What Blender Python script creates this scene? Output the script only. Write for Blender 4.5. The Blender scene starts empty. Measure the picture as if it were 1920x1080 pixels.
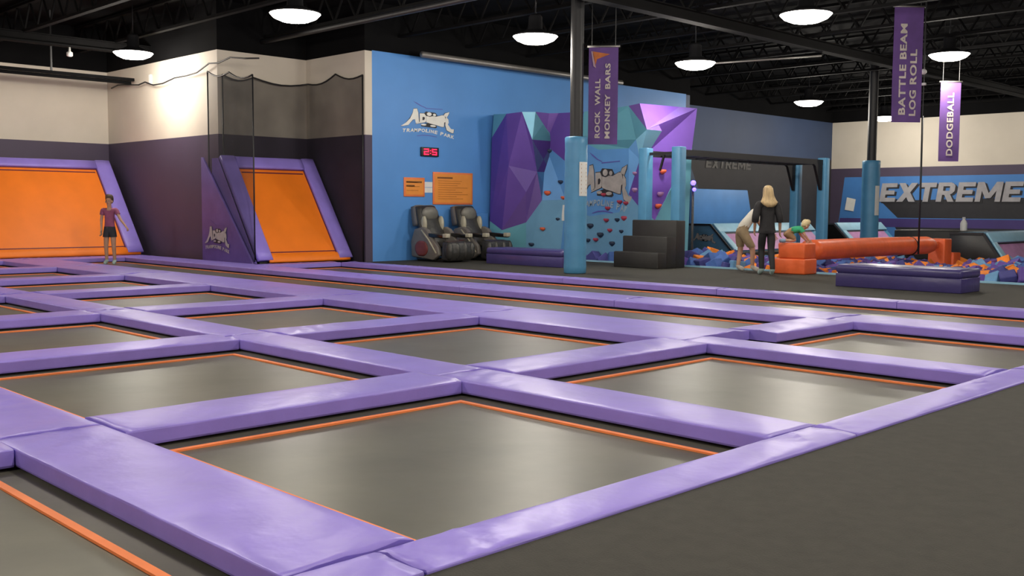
import bpy, bmesh, math, random
from mathutils import Vector, Matrix, noise
random.seed(7)
SC = bpy.context.scene
COL = SC.collection
# ---------------------------------------------------------------- camera
cam = bpy.data.cameras.new('camera'); cam_o = bpy.data.objects.new('camera', cam); COL.objects.link(cam_o)
cam.sensor_width = 36.0; cam.lens = 1915.66 / 1920 * 36.0; cam.clip_end = 200
ax_r = Vector((0.703005, 0.711159, 0.006078)); ax_u = Vector((-0.059608, 0.050404, 0.996949)); ax_b = Vector((0.708683, -0.701222, 0.077825))
m = Matrix((ax_r, ax_u, ax_b)).transposed().to_4x4(); m.translation = (0, 0, 1.28)
cam_o.matrix_world = m
SC.camera = cam_o
# ---------------------------------------------------------------- light and exposure
w = bpy.data.worlds.new('world'); SC.world = w; w.use_nodes = True
w.node_tree.nodes['Background'].inputs[0].default_value = (0.9, 0.92, 1.0, 1)
w.node_tree.nodes['Background'].inputs[1].default_value = 0.05
SC.view_settings.view_transform = 'Standard'; SC.view_settings.look = 'None'
SC.view_settings.exposure = 0.0; SC.view_settings.gamma = 1.0; SC.view_settings.use_curve_mapping = False
LAMP_W = 210.0
LAMP_COL = (1.0, 0.93, 0.82)

# ---------------------------------------------------------------- materials
MATS = {}
def mat(name, col, rough=0.6, var=0.12, scale=6.0, bump=0.0, bscale=30.0, spec=0.5, metal=0.0, emit=0.0, coat=0.0, stretch=None):
    if name in MATS: return MATS[name]
    m = bpy.data.materials.new(name); m.use_nodes = True; nt = m.node_tree; b = nt.nodes['Principled BSDF']
    tc = nt.nodes.new('ShaderNodeTexCoord'); mp = nt.nodes.new('ShaderNodeMapping')
    nt.links.new(tc.outputs['Object'], mp.inputs[0])
    if stretch: mp.inputs['Scale'].default_value = stretch
    nz = nt.nodes.new('ShaderNodeTexNoise'); nz.inputs['Scale'].default_value = scale; nz.inputs['Detail'].default_value = 4
    nt.links.new(mp.outputs[0], nz.inputs['Vector'])
    rp = nt.nodes.new('ShaderNodeMapRange'); rp.inputs[1].default_value = 0.3; rp.inputs[2].default_value = 0.7
    rp.inputs[3].default_value = 1 - var; rp.inputs[4].default_value = 1 + var
    nt.links.new(nz.outputs[0], rp.inputs[0])
    mx = nt.nodes.new('ShaderNodeVectorMath'); mx.operation = 'SCALE'; mx.inputs[0].default_value = col[:3]
    nt.links.new(rp.outputs[0], mx.inputs['Scale']); nt.links.new(mx.outputs[0], b.inputs['Base Color'])
    b.inputs['Roughness'].default_value = rough; b.inputs['Metallic'].default_value = metal
    b.inputs['Specular IOR Level'].default_value = spec
    if coat: b.inputs['Coat Weight'].default_value = coat; b.inputs['Coat Roughness'].default_value = 0.2
    if emit:
        b.inputs['Emission Color'].default_value = (*col[:3], 1); b.inputs['Emission Strength'].default_value = emit
    if bump:
        n2 = nt.nodes.new('ShaderNodeTexNoise'); n2.inputs['Scale'].default_value = bscale; n2.inputs['Detail'].default_value = 3
        nt.links.new(mp.outputs[0], n2.inputs['Vector'])
        bp = nt.nodes.new('ShaderNodeBump'); bp.inputs['Strength'].default_value = bump; bp.inputs['Distance'].default_value = 0.02
        nt.links.new(n2.outputs[0], bp.inputs['Height']); nt.links.new(bp.outputs[0], b.inputs['Normal'])
    MATS[name] = m; return m
def net_mat(name, dens):
    m = bpy.data.materials.new(name); m.use_nodes = True; nt = m.node_tree
    out = nt.nodes['Material Output']; b = nt.nodes['Principled BSDF']
    b.inputs['Base Color'].default_value = (0.012, 0.012, 0.013, 1); b.inputs['Roughness'].default_value = 0.9
    tr = nt.nodes.new('ShaderNodeBsdfTransparent'); mx = nt.nodes.new('ShaderNodeMixShader')
    tc = nt.nodes.new('ShaderNodeTexCoord'); nz = nt.nodes.new('ShaderNodeTexNoise'); nz.inputs['Scale'].default_value = 1.5
    nt.links.new(tc.outputs['Object'], nz.inputs['Vector'])
    rp = nt.nodes.new('ShaderNodeMapRange'); rp.inputs[1].default_value = .3; rp.inputs[2].default_value = .7
    rp.inputs[3].default_value = dens - .05; rp.inputs[4].default_value = dens + .05
    nt.links.new(nz.outputs[0], rp.inputs[0]); nt.links.new(rp.outputs[0], mx.inputs[0])
    nt.links.new(tr.outputs[0], mx.inputs[1]); nt.links.new(b.outputs[0], mx.inputs[2]); nt.links.new(mx.outputs[0], out.inputs[0])
    return m
PURPLE = mat('purple_vinyl', (0.295, 0.220, 0.710), 0.38, 0.07, 3.0, 0.22, 7.0, 0.5)
PURPLE_D = mat('deep_purple_vinyl', (0.062, 0.050, 0.180), 0.30, 0.08, 3.0, 0.2, 8.0, 0.5)
BED = mat('trampoline_mesh', (0.104, 0.100, 0.074), 0.38, 0.18, 1.6, 0.14, 2.5, 0.28)
ORANGE_LINE = mat('orange_webbing', (0.95, 0.25, 0.07), 0.6, 0.08)
ORANGE_BED = mat('orange_bed', (0.95, 0.215, 0.006), 0.55, 0.06, 1.5)
MAROON = mat('maroon_trim', (0.12, 0.012, 0.04), 0.6)
BLACK_STEEL = mat('black_steel', (0.012, 0.012, 0.014), 0.5)
CARPET = mat('charcoal_rubber', (0.039, 0.037, 0.030), 0.8, 0.12, 14, 0.2, 120, 0.3)
PITFLOOR = mat('dark_concrete', (0.02, 0.02, 0.022), 0.9)
WHITE_P = mat('white_paint', (0.64, 0.58, 0.49), 0.7, 0.04, 1.2)
PURPLE_P = mat('dusk_purple_paint', (0.066, 0.049, 0.088), 0.6, 0.06, 1.2)
BLUE_P = mat('blue_paint', (0.085, 0.275, 0.66), 0.5, 0.05, 1.0)
SHADEBLUE_P = mat('dark_blue_paint', (0.035, 0.060, 0.13), 0.6, 0.06, 1.0)  # blue darkened so the shade in the recess sits in the paint
BLACK_P = mat('black_paint', (0.006, 0.006, 0.0065), 0.9, 0.1, 2, spec=0.06)
SHADECHAR_P = mat('charcoal_paint', (0.035, 0.033, 0.036), 0.7, 0.08, 2)  # black of the recess mural, with the shade there put into it
TEALBLUE = mat('blue_vinyl', (0.085, 0.29, 0.50), 0.45, 0.06, 4, 0.15, 10)
LTBLUE = mat('pale_blue_vinyl', (0.30, 0.55, 0.72), 0.45, 0.06, 4)
PINK = mat('pink_mural', (0.50, 0.24, 0.48), 0.6, 0.15, 3)
ORANGE_V = mat('orange_vinyl', (0.80, 0.135, 0.035), 0.42, 0.08, 4, 0.3, 9)
GREY_L = mat('silver_grey_print', (0.36, 0.35, 0.37), 0.6, 0.1, 5)
WHITE_PR = mat('white_print', (0.80, 0.79, 0.74), 0.6, 0.06, 5)
ASH_PR = mat('ash_print', (0.40, 0.37, 0.35), 0.6, 0.15, 6)
BLACK_PR = mat('black_print', (0.02, 0.02, 0.025), 0.6, 0.1, 5)
MAUVE_PR = mat('mauve_print', (0.10, 0.09, 0.40), 0.6, 0.1, 5)
PAPER = mat('white_paper', (0.75, 0.75, 0.72), 0.7, 0.05, 6)
SIGN_OR = mat('orange_sign_board', (0.80, 0.29, 0.045), 0.35, 0.05, 4)
SIGN_RIM = mat('coral_sign_rim', (0.78, 0.20, 0.06), 0.5, 0.05, 4)
SIGN_TXT = mat('brown_sign_print', (0.20, 0.07, 0.01), 0.6)
STEEL = mat('galvanised_steel', (0.22, 0.21, 0.20), 0.45, 0.1, 6, metal=0.6)
CLOTH_BAN = mat('violet_banner_cloth', (0.100, 0.045, 0.200), 0.7, 0.2, 2.5)
LENS = mat('lamp_lens', (1.0, 0.95, 0.86), 0.5, 0.0, emit=14.0)
RED_LED = mat('red_led', (1.0, 0.01, 0.05), 0.4, 0.0, emit=3.0)
VIOLET_LED = mat('violet_led', (0.12, 0.08, 1.0), 0.4, 0.0, emit=5.0)
NET1 = net_mat('black_netting', 0.44)
NET2 = net_mat('black_netting_fold', 0.46)

# ---------------------------------------------------------------- object helpers
def meta(o, label=None, cat=None, group=None, kind=None):
    if label: o['label'] = label
    if cat: o['category'] = cat
    if group: o['group'] = group
    if kind: o['kind'] = kind
    return o
def link(name, me, mt, parent=None, smooth=False):
    o = bpy.data.objects.new(name, me); COL.objects.link(o)
    if mt is not None:
        for x in (mt if isinstance(mt, (list, tuple)) else [mt]): me.materials.append(x)
    if smooth: me.polygons.foreach_set('use_smooth', [True] * len(me.polygons))
    if parent is not None: o.parent = parent
    return o
def empty(name, loc=(0, 0, 0), rz=0.0, label=None, cat=None, group=None):
    o = bpy.data.objects.new(name, None); COL.objects.link(o); o.location = loc; o.rotation_euler = (0, 0, rz); o.empty_display_size = 0.1
    return meta(o, label, cat, group)
class MB:
    """collects shapes for one mesh"""
    def __init__(s): s.v = []; s.f = []; s.mi = []
    def add(s, vs, fs, k=0):
        n = len(s.v); s.v += [tuple(v) for v in vs]; s.f += [tuple(i + n for i in f) for f in fs]; s.mi += [k] * len(fs); return s
    def box(s, x0, x1, y0, y1, z0, z1, k=0):
        vs = [(x0, y0, z0), (x1, y0, z0), (x1, y1, z0), (x0, y1, z0), (x0, y0, z1), (x1, y0, z1), (x1, y1, z1), (x0, y1, z1)]
        return s.add(vs, [(3, 2, 1, 0), (4, 5, 6, 7), (0, 1, 5, 4), (1, 2, 6, 5), (2, 3, 7, 6), (3, 0, 4, 7)], k)
    def tube(s, pts, r, n=8, k=0, caps=True):
        pts = [Vector(p) for p in pts]; rs = r if isinstance(r, (list, tuple)) else [r] * len(pts); vs = []; fs = []
        for i, p in enumerate(pts):
            t = (pts[min(i + 1, len(pts) - 1)] - pts[max(i - 1, 0)]).normalized()
            a = t.cross(Vector((0, 0, 1)))
            if a.length < 1e-3: a = t.cross(Vector((1, 0, 0)))
            a.normalize(); b = a.cross(t)
            vs += [p + (a * math.cos(2 * math.pi * j / n) + b * math.sin(2 * math.pi * j / n)) * rs[i] for j in range(n)]
        for i in range(len(pts) - 1):
            for j in range(n):
                fs.append((i * n + j, i * n + (j + 1) % n, (i + 1) * n + (j + 1) % n, (i + 1) * n + j))
        if caps: fs.append(tuple(reversed(range(n)))); fs.append(tuple(range((len(pts) - 1) * n, len(pts) * n)))
        return s.add(vs, fs, k)
    def bar(s, a, b, wd, ht, k=0):
        """square bar from a to b"""
        a = Vector(a); b = Vector(b); t = (b - a).normalized(); sd = t.cross(Vector((0, 0, 1)))
        if sd.length < 1e-3: sd = Vector((1, 0, 0))
        sd.normalize(); up = sd.cross(t); vs = []
        for p in (a, b):
            vs += [p - sd * wd / 2 - up * ht / 2, p + sd * wd / 2 - up * ht / 2, p + sd * wd / 2 + up * ht / 2, p - sd * wd / 2 + up * ht / 2]
        return s.add(vs, [(0, 1, 5, 4), (1, 2, 6, 5), (2, 3, 7, 6), (3, 0, 4, 7), (3, 2, 1, 0), (4, 5, 6, 7)], k)
    def prism(s, pts, off, k=0):
        """polygon (3-D points) extruded by a vector, or by a function of the point"""
        n = len(pts); P = [Vector(p) for p in pts]; Q = [off(p) if callable(off) else p + Vector(off) for p in P]
        fs = [tuple(range(n)), tuple(reversed(range(n, 2 * n)))] + [(i, i + n, (i + 1) % n + n, (i + 1) % n) for i in range(n)]
        return s.add(P + Q, fs, k)
    def lathe(s, prof, c=(0, 0, 0), n=20, k=0):
        vs = []; fs = []
        for r, z in prof: vs += [(c[0] + r * math.cos(2 * math.pi * j / n), c[1] + r * math.sin(2 * math.pi * j / n), c[2] + z) for j in range(n)]
        for i in range(len(prof) - 1):
            for j in range(n): fs.append((i * n + j, i * n + (j + 1) % n, (i + 1) * n + (j + 1) % n, (i + 1) * n + j))
        fs.append(tuple(reversed(range(n)))); fs.append(tuple(range((len(prof) - 1) * n, len(prof) * n)))
        return s.add(vs, fs, k)
    def loft(s, rings, k=0, closed_ends=True):
        n = len(rings[0]); vs = [v for r in rings for v in r]; fs = []
        for i in range(len(rings) - 1):
            for j in range(n): fs.append((i * n + j, i * n + (j + 1) % n, (i + 1) * n + (j + 1) % n, (i + 1) * n + j))
        if closed_ends: fs.append(tuple(reversed(range(n)))); fs.append(tuple(range((len(rings) - 1) * n, len(rings) * n)))
        return s.add(vs, fs, k)
    def ell(s, c, r, n=12, mseg=8, k=0):
        rings = []
        for i in range(1, mseg):
            a = math.pi * i / mseg - math.pi / 2
            rings.append([(c[0] + r[0] * math.cos(a) * math.cos(2 * math.pi * j / n), c[1] + r[1] * math.cos(a) * math.sin(2 * math.pi * j / n), c[2] + r[2] * math.sin(a)) for j in range(n)])
        return s.loft(rings, k)
    def mesh(s, name='m', bevel=0.0, seg=2):
        me = bpy.data.meshes.new(name); me.from_pydata(s.v, [], s.f)
        if any(s.mi): me.polygons.foreach_set('material_index', s.mi)
        bm = bmesh.new(); bm.from_mesh(me); bmesh.ops.recalc_face_normals(bm, faces=bm.faces)
        if bevel:
            es = [e for e in bm.edges if len(e.link_faces) == 2 and e.calc_face_angle(0) > 0.5]
            bmesh.ops.bevel(bm, geom=es, offset=bevel, segments=seg, affect='EDGES', profile=0.5)
        bm.to_mesh(me); bm.free(); return me
    def build(s, name, mt, parent=None, bevel=0.0, seg=2, smooth=False):
        me = s.mesh(name, bevel, seg)
        o = link(name, me, mt, parent, smooth or bevel > 0)
        return o
def struct(o, label=None): return meta(o, label, None, None, 'structure')
def text_mesh(s, size=1.0, bold=0.0, shear=0.0, space=1.0, depth=0.004):
    cu = bpy.data.curves.new('t', 'FONT'); cu.body = s; cu.size = size; cu.offset = bold; cu.shear = shear; cu.space_character = space; cu.extrude = depth
    cu.align_x = 'LEFT'; cu.resolution_u = 3
    o = bpy.data.objects.new('t', cu); COL.objects.link(o)
    dg = bpy.context.evaluated_depsgraph_get(); me = bpy.data.meshes.new_from_object(o.evaluated_get(dg))
    bpy.data.objects.remove(o); bpy.data.curves.remove(cu)
    return me
def fit_text(me, w=None, h=None):
    xs = [v.co.x for v in me.vertices]; ys = [v.co.y for v in me.vertices]
    x0, x1, y0, y1 = min(xs), max(xs), min(ys), max(ys)
    sx = w / (x1 - x0) if w else None; sy = h / (y1 - y0) if h else None
    sx = sx or sy; sy = sy or sx
    for v in me.vertices: v.co.x = (v.co.x - x0) * sx; v.co.y = (v.co.y - y0) * sy
    return me
def orient(me, o, eu, ev, en):
    o, eu, ev, en = map(Vector, (o, eu, ev, en))
    for v in me.vertices:
        c = v.co.copy(); v.co = o + eu * c.x + ev * c.y + en * c.z
    return me

# ---------------------------------------------------------------- the room
DECK = 0.04          # walkway level
PADTOP = 0.06
MATZ = -0.05
ZC, ZP, ZR = 4.80, 2.92, 5.9   # top of the light paint, top of the purple paint, roof deck
XB = -18.9           # blue wall
YB = 11.65           # jutting wall
YA = 14.0            # alcove side wall
XL = -27.1           # end wall
XA = -21.25          # alcove back wall
XR = -20.6           # recess wall
YF = 38.6            # far wall
X1, Y0 = 7.0, -7.0
def wall(name, x0, x1, y0, y1, bands, label):
    b = MB(); ms = []
    for i, (z0, z1, mt) in enumerate(bands):
        b.box(x0, x1, y0, y1, z0, z1, i); ms.append(mt)
    return struct(b.build(name, ms), label)
B3 = [(-1.0, ZP, PURPLE_P), (ZP, ZC, WHITE_P), (ZC, ZR, BLACK_P)]
struct(MB().box(XL - .3, X1 + .3, Y0 - .3, YF + .3, -1.2, -1.0).build('floor', PITFLOOR), 'dark floor under the trampolines')
wall('wall_left', XL - .2, XL, Y0, YB + .2, B3, 'end wall, dusky purple below and cream white above')
wall('wall_jut', XL, XA, YB, YB + .2, B3, 'jutting wall, dusky purple below and cream white above')
wall('wall_alcove_back', XA - .2, XA, YB + .2, YA, B3, 'alcove back wall, purple below and white above')
wall('wall_alcove_side', XA - .2, XB, YA, YA + .2, B3, 'alcove side wall, purple below and white above')
wall('wall_blue', XB - .2, XB, YA + .2, 26.2, [(-1.0, ZC + .02, BLUE_P), (ZC + .02, ZR, BLACK_P)], 'bright blue painted wall')
wall('wall_recess_side', XR, XB, 26.2, 26.4, [(-1.0, ZC, SHADEBLUE_P), (ZC, ZR, BLACK_P)], 'end of the blue wall')
wall('wall_recess', XR - .2, XR, 26.4, YF, [(-1.0, 3.3, SHADECHAR_P), (3.3, ZC, SHADEBLUE_P), (ZC, ZR, BLACK_P)], 'dark wall behind the foam pit')
wall('wall_far', XR - .2, X1, YF, YF + .2, [(-1.0, 2.95, PURPLE_P), (2.95, ZC, WHITE_P), (ZC, ZR, BLACK_P)], 'far wall, white above a purple band')
wall('wall_right', X1, X1 + .2, Y0, YF, B3, 'side wall behind the walkway')
wall('wall_near', XL, X1, Y0 - .2, Y0, B3, 'wall behind the camera')
ceil = struct(MB().box(XL - .3, X1 + .3, Y0 - .3, YF + .3, ZR, ZR + .2).build('ceiling', BLACK_P), 'black painted roof deck with open joists')
JOIST = mat('black_joist', (0.0055, 0.0053, 0.0056), 0.8, 0.15, 3, spec=0.08)
def joist_mesh():
    b = MB(); L0, L1 = XL + .2, X1 - .2
    b.bar((L0, 0, 5.82), (L1, 0, 5.82), .12, .06); b.bar((L0, 0, 5.22), (L1, 0, 5.22), .12, .06)
    n = 44; st = (L1 - L0) / n
    for i in range(n):
        a = L0 + i * st
        b.bar((a, 0, 5.22), (a + st / 2, 0, 5.82), .035, .035); b.bar((a + st / 2, 0, 5.82), (a + st, 0, 5.22), .035, .035)
    return b.mesh('joist')
jm = joist_mesh(); jm.materials.append(JOIST)
y = Y0 + 1.0
while y < YF:
    o = bpy.data.objects.new('joist', jm); COL.objects.link(o); o.location = (0, y, 0); o.parent = ceil; y += 2.1
for x in (-24.6, -12.2, -1.5):      # girders carrying the joists
    g = MB(); g.box(x - .12, x + .12, Y0, YF, 4.98, 5.02); g.box(x - .02, x + .02, Y0, YF, 5.02, 5.19); g.box(x - .12, x + .12, Y0, YF, 5.19, 5.21)
    g.build('girder', JOIST, ceil)
# roof pipes and ducts
def pipe(label, a, b, r, mt=STEEL, name='roof_pipe'):
    o = MB().tube([a, b], r, 10).build(name, mt, None, smooth=True); return meta(o, label, 'pipe')
pipe('pale grey pipe running along the top of the blue wall', (XB + .55, 15.2, 4.78), (XB + .55, 22.4, 4.78), .07)
cb = empty('curtain_track', (-25.2, 6.5, 4.4), 0, 'dark double rail in front of the white end wall', 'rail')
MB().box(-.03, .07, -9, 5.0, .0, .07).build('rail', BLACK_P, cb)
MB().box(-.22, -.12, -9, 5.0, -.06, .01).build('rail', BLACK_P, cb)
for yy in (-6, -3, 0, 3): MB().box(-.08, -.04, yy, yy + .04, 0.07, 1.5).build('hanger', BLACK_STEEL, cb)
pipe('thin bright conduit under the roof near the rock wall lamp', (-14.8, 20.4, 4.72), (-12.4, 22.6, 4.95), .025)
pipe('black sprinkler main crossing the roof above the trampolines', (-26.5, 12.8, 5.1), (X1, 12.8, 5.1), .06, BLACK_STEEL)

# walkway decks
struct(MB().box(-2.58, X1, Y0, 13.63, -1.0, .05).build('floor_walkway', CARPET), 'charcoal rubber walkway')
struct(MB().box(XB, X1, 13.63, 18.2, -1.0, DECK).build('floor_deck', CARPET), 'charcoal rubber deck before the foam pit')
struct(MB().box(XL, XA, YB - .25, YB, -1.0, .03).build('trim_1', CARPET), 'floor strip at the jutting wall')
struct(MB().box(-14.3, X1, 18.2, 18.26, -1.0, .075).build('trim_2', LTBLUE), 'pale blue foam pit kerb')
struct(MB().box(-16.9, -14.35, 18.2, 18.26, -1.0, .075).build('trim_3', LTBLUE), 'pale blue kerb below the rock wall')
# ---------------------------------------------------------------- trampoline court
ORD = ['first', 'second', 'third', 'fourth', 'fifth', 'sixth', 'seventh', 'eighth']
def far_x(i): return -5.33 - 3.064 * i
def near_x(i): return -2.863 if i == 0 else far_x(i - 1) - 0.55
ROWY = {-1: (-0.66, 1.78), 0: (2.34, 4.787), 1: (5.29, 7.79)}
ROWN = {-1: 'in third row from lanes', 0: 'in second row from lanes', 1: 'in row beside long lanes'}
NI = 7
def trampoline(x0, x1, y0, y1, label, group):
    t = empty('trampoline', ((x0 + x1) / 2, (y0 + y1) / 2, -1.0), 0, label, 'trampoline', group)
    hx, hy = (x1 - x0) / 2, (y1 - y0) / 2; dz = 1.0
    # jumping bed: slightly sagging grid that reaches under the pads
    nx = max(2, min(24, int((x1 - x0) / .4))); ny = 6; vs = []; fs = []
    for i in range(nx + 1):
        for j in range(ny + 1):
            u, v = i / nx, j / ny
            sag = -.018 * math.sin(math.pi * min(1, max(0, u))) * math.sin(math.pi * v)
            vs.append((-hx - .07 + (2 * hx + .14) * u, -hy - .07 + (2 * hy + .14) * v, dz + MATZ + sag))
    for i in range(nx):
        for j in range(ny):
            a = i * (ny + 1) + j; fs.append((a, a + ny + 1, a + ny + 2, a + 1))
    MB().add(vs, fs).build('bed', BED, t, smooth=True)
    # orange border stitching, four strips
    ins = (.22, .13, .22, .13); wd = .04; z0 = dz + MATZ + .002
    bx0, bx1, by0, by1 = -hx + .13, hx - .06, -hy + .158, hy - .13
    for (a0, a1, b0, b1) in ((bx0, bx1, by0, by0 + wd), (bx0, bx1, by1 - wd, by1), (bx0, bx0 + wd, by0 + wd, by1 - wd), (bx1 - wd, bx1, by0 + wd, by1 - wd)):
        n = max(1, int((a1 - a0) / 1.0)); b = MB()
        b.box(a0, a1, b0, b1, z0 - .006, z0 + .006)
        b.build('border_strip', ORANGE_LINE, t)
    # black steel frame with legs under the pads
    f = MB(); r = .06; e = .13
    for (a0, a1, b0, b1) in ((-hx - e, hx + e, -hy - e, -hy - e + r), (-hx - e, hx + e, hy + e - r, hy + e), (-hx - e, -hx - e + r, -hy - e + r, hy + e - r), (hx + e - r, hx + e, -hy - e + r, hy + e - r)):
        f.box(a0, a1, b0, b1, dz - .12, dz - .032)
    for sx in (-1, 1):
        for sy in (-1, 1):
            cx, cy = sx * (hx + e - r / 2), sy * (hy + e - r / 2); f.box(cx - .028, cx + .028, cy - .028, cy + .028, 0, dz - .12)
    f.build('frame', BLACK_STEEL, t)
    return t
def pad(name, x0, x1, y0, y1, label, group, seed=0, top=PADTOP, bot=-.03, mt=PURPLE):
    """soft vinyl pad with rolled edges and small creases; length runs along the longer side"""
    along_x = (x1 - x0) >= (y1 - y0); L = (x1 - x0) if along_x else (y1 - y0); W = (y1 - y0) if along_x else (x1 - x0)
    cx, cy = (x0 + x1) / 2, (y0 + y1) / 2; n = max(6, int(L / .05)); r = .010; H = top - bot; rings = []
    for i in range(n + 1):
        u = i / n; s = -L / 2 + .004 + (L - .008) * u; ring = []
        e = min(u, 1 - u) * L; es = 1 - .35 * math.exp(-e / .03) * .3
        prof = [(-W / 2 + .006, 0), (-W / 2, .012), (-W / 2, H - r)] + [(-W / 2 + r - r * math.cos(a), H - r + r * math.sin(a)) for a in (.5, 1.05)]
        m_ = 9
        prof += [(-W / 2 + r + (W - 2 * r) * k / m_, H) for k in range(m_ + 1)]
        prof += [(W / 2 - r + r * math.sin(a), H - r + r * math.cos(a)) for a in (.5, 1.05)] + [(W / 2, H - r), (W / 2, .012), (W / 2 - .006, 0)]
        crease_amp = .003 + .007 * math.exp(-e / .45)
        for (p, q) in prof:
            d = 0.0; w_ = q / H
            if q > H * .6:
                px, py = (cx + s, cy + p) if along_x else (cx + p, cy + s)
                a = noise.noise(Vector((px * 2.1 + seed, py * 2.1, 3.3))) * .6 + noise.noise(Vector(((px + py) * 7 + seed, (px - py) * 1.8, 1.7))) * .8
                c = 1 - (2 * p / W) ** 2
                cn = noise.noise(Vector((s * 6.5 + p * 4.0 + seed * 1.3, p * 1.6, seed))); pt = max(0, noise.noise(Vector((s * .8 + seed, p * 1.2, 9.1))) + .12) + .5 * math.exp(-e / .25)
                d = (crease_amp * a + .022 * min(.8, pt) * (1 - abs(cn)) ** 9) * (1 - min(1, abs(2 * p / W)) ** 6) + .005 * max(0, c) * es
            pp = p + (.004 * noise.noise(Vector((s * 3 + seed, p * 9, 0.4))) if .1 < w_ < .95 else 0)
            pp = max(-W / 2, min(W / 2, pp))
            ring.append((s, pp, bot + q + d) if along_x else (pp, s, bot + q + d))
        rings.append(ring)
    o = MB().loft(rings).build(name, mt, None); o.location = (cx, cy, 0)
    o.data.polygons.foreach_set('use_smooth', [abs(p.normal.z) > .6 for p in o.data.polygons])
    return meta(o, label, 'pad', group)
sd = 1
for j, (ya, yb) in ROWY.items():
    for i in range(NI if j >= 0 else 3):
        trampoline(far_x(i), near_x(i), ya, yb, 'square grey trampoline with orange edge line, %s from the walkway, %s' % (ORD[i], ROWN[j]), 'square trampolines')
        g = .004
        if i < NI - 1:
            pad('frame_pad', near_x(i + 1), far_x(i), ya + g - .0, yb - g, 'short purple pad between %s and %s trampolines, %s' % (ORD[i], ORD[i + 1], ROWN[j]), 'short pads between trampolines', sd); sd += 3.7
# pads between rows
def seam(i): return -2.863 if i < 0 else far_x(i) - .275
DIV = {(1.78, 2.34): 'third and second rows from lanes', (4.787, 5.29): 'second and first rows from lanes'}
for (ya, yb), nm in DIV.items():
    for i in range(NI if ya > 2 else 3):
        pad('frame_pad', seam(i), seam(i - 1), ya, yb, 'purple pad dividing %s, %s stretch from the walkway' % (nm, ORD[i]), 'pads between rows', sd); sd += 3.7
for i in range(NI):
    pad('frame_pad', seam(i), seam(i - 1), 7.79, 8.255 if i == 0 else 8.93, 'wide purple pad edging the first long lane, %s stretch from the walkway' % ORD[i], 'pads beside the long lanes', sd); sd += 3.7
# square trampoline at the walkway end of the first lane, then the two long lanes
trampoline(-5.30, -2.863, 8.255, 10.53, 'square grey trampoline at the walkway end of the first long lane', 'square trampolines')
pad('frame_pad', -5.87, -5.30, 8.934, 10.526, 'short purple pad closing the walkway end of the first long lane', 'pads beside the long lanes', sd); sd += 3
trampoline(-23.75, -5.87, 8.93, 10.53, 'long grey runway trampoline beside the jutting purple wall', 'long lanes')
trampoline(-18.75, -2.863, 11.33, 13.22, 'long grey runway trampoline leading to the tall orange slope in the alcove', 'long lanes')
xs = [-2.863, -5.6, -8.7, -11.8, -14.9, -18.0, -21.1, -24.65]
for i in range(len(xs) - 1):
    pad('frame_pad', xs[i + 1], xs[i], 10.53, 11.40 if i >= 5 else 11.33, 'purple pad between the two long lanes, %s stretch from the walkway' % ORD[i], 'pads beside the long lanes', sd); sd += 3.7
xs = [-2.863, -6.05, -8.9, -12.1, -15.4, -18.75]
for i in range(len(xs) - 1):
    pad('frame_pad', xs[i + 1], xs[i], 13.22, 13.63, 'narrow purple pad along the charcoal deck, %s stretch from the walkway' % ORD[i], 'pads along the deck', sd); sd += 3.7
# pads at the feet of the orange slopes
pad('frame_pad', -19.25, -18.75, 11.33, 13.22, 'purple pad at the foot of the orange slope in the alcove', 'pads beside the slopes', sd); sd += 3
ys = [-.66, 2.34, 5.29, 8.4, 10.53]
for i in range(4):
    pad('frame_pad', -24.65, far_x(6), ys[i] + .003, ys[i + 1] - .003, 'purple pad at the foot of the wide orange slope, %s stretch from the jutting wall' % ORD[3 - i], 'pads beside the slopes', sd); sd += 3
# border pads beside the walkway
ys = [-.66, 2.15, 5.2, 8.25, 11.0, 13.63]
for i in range(5):
    pad('border_pad', -2.86, -2.575, ys[i] + .002, ys[i + 1] - .002, 'purple border pad on the walkway edge, %s stretch from the camera' % ORD[i], 'pads on the walkway edge', sd, top=.062); sd += 3.7

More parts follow.
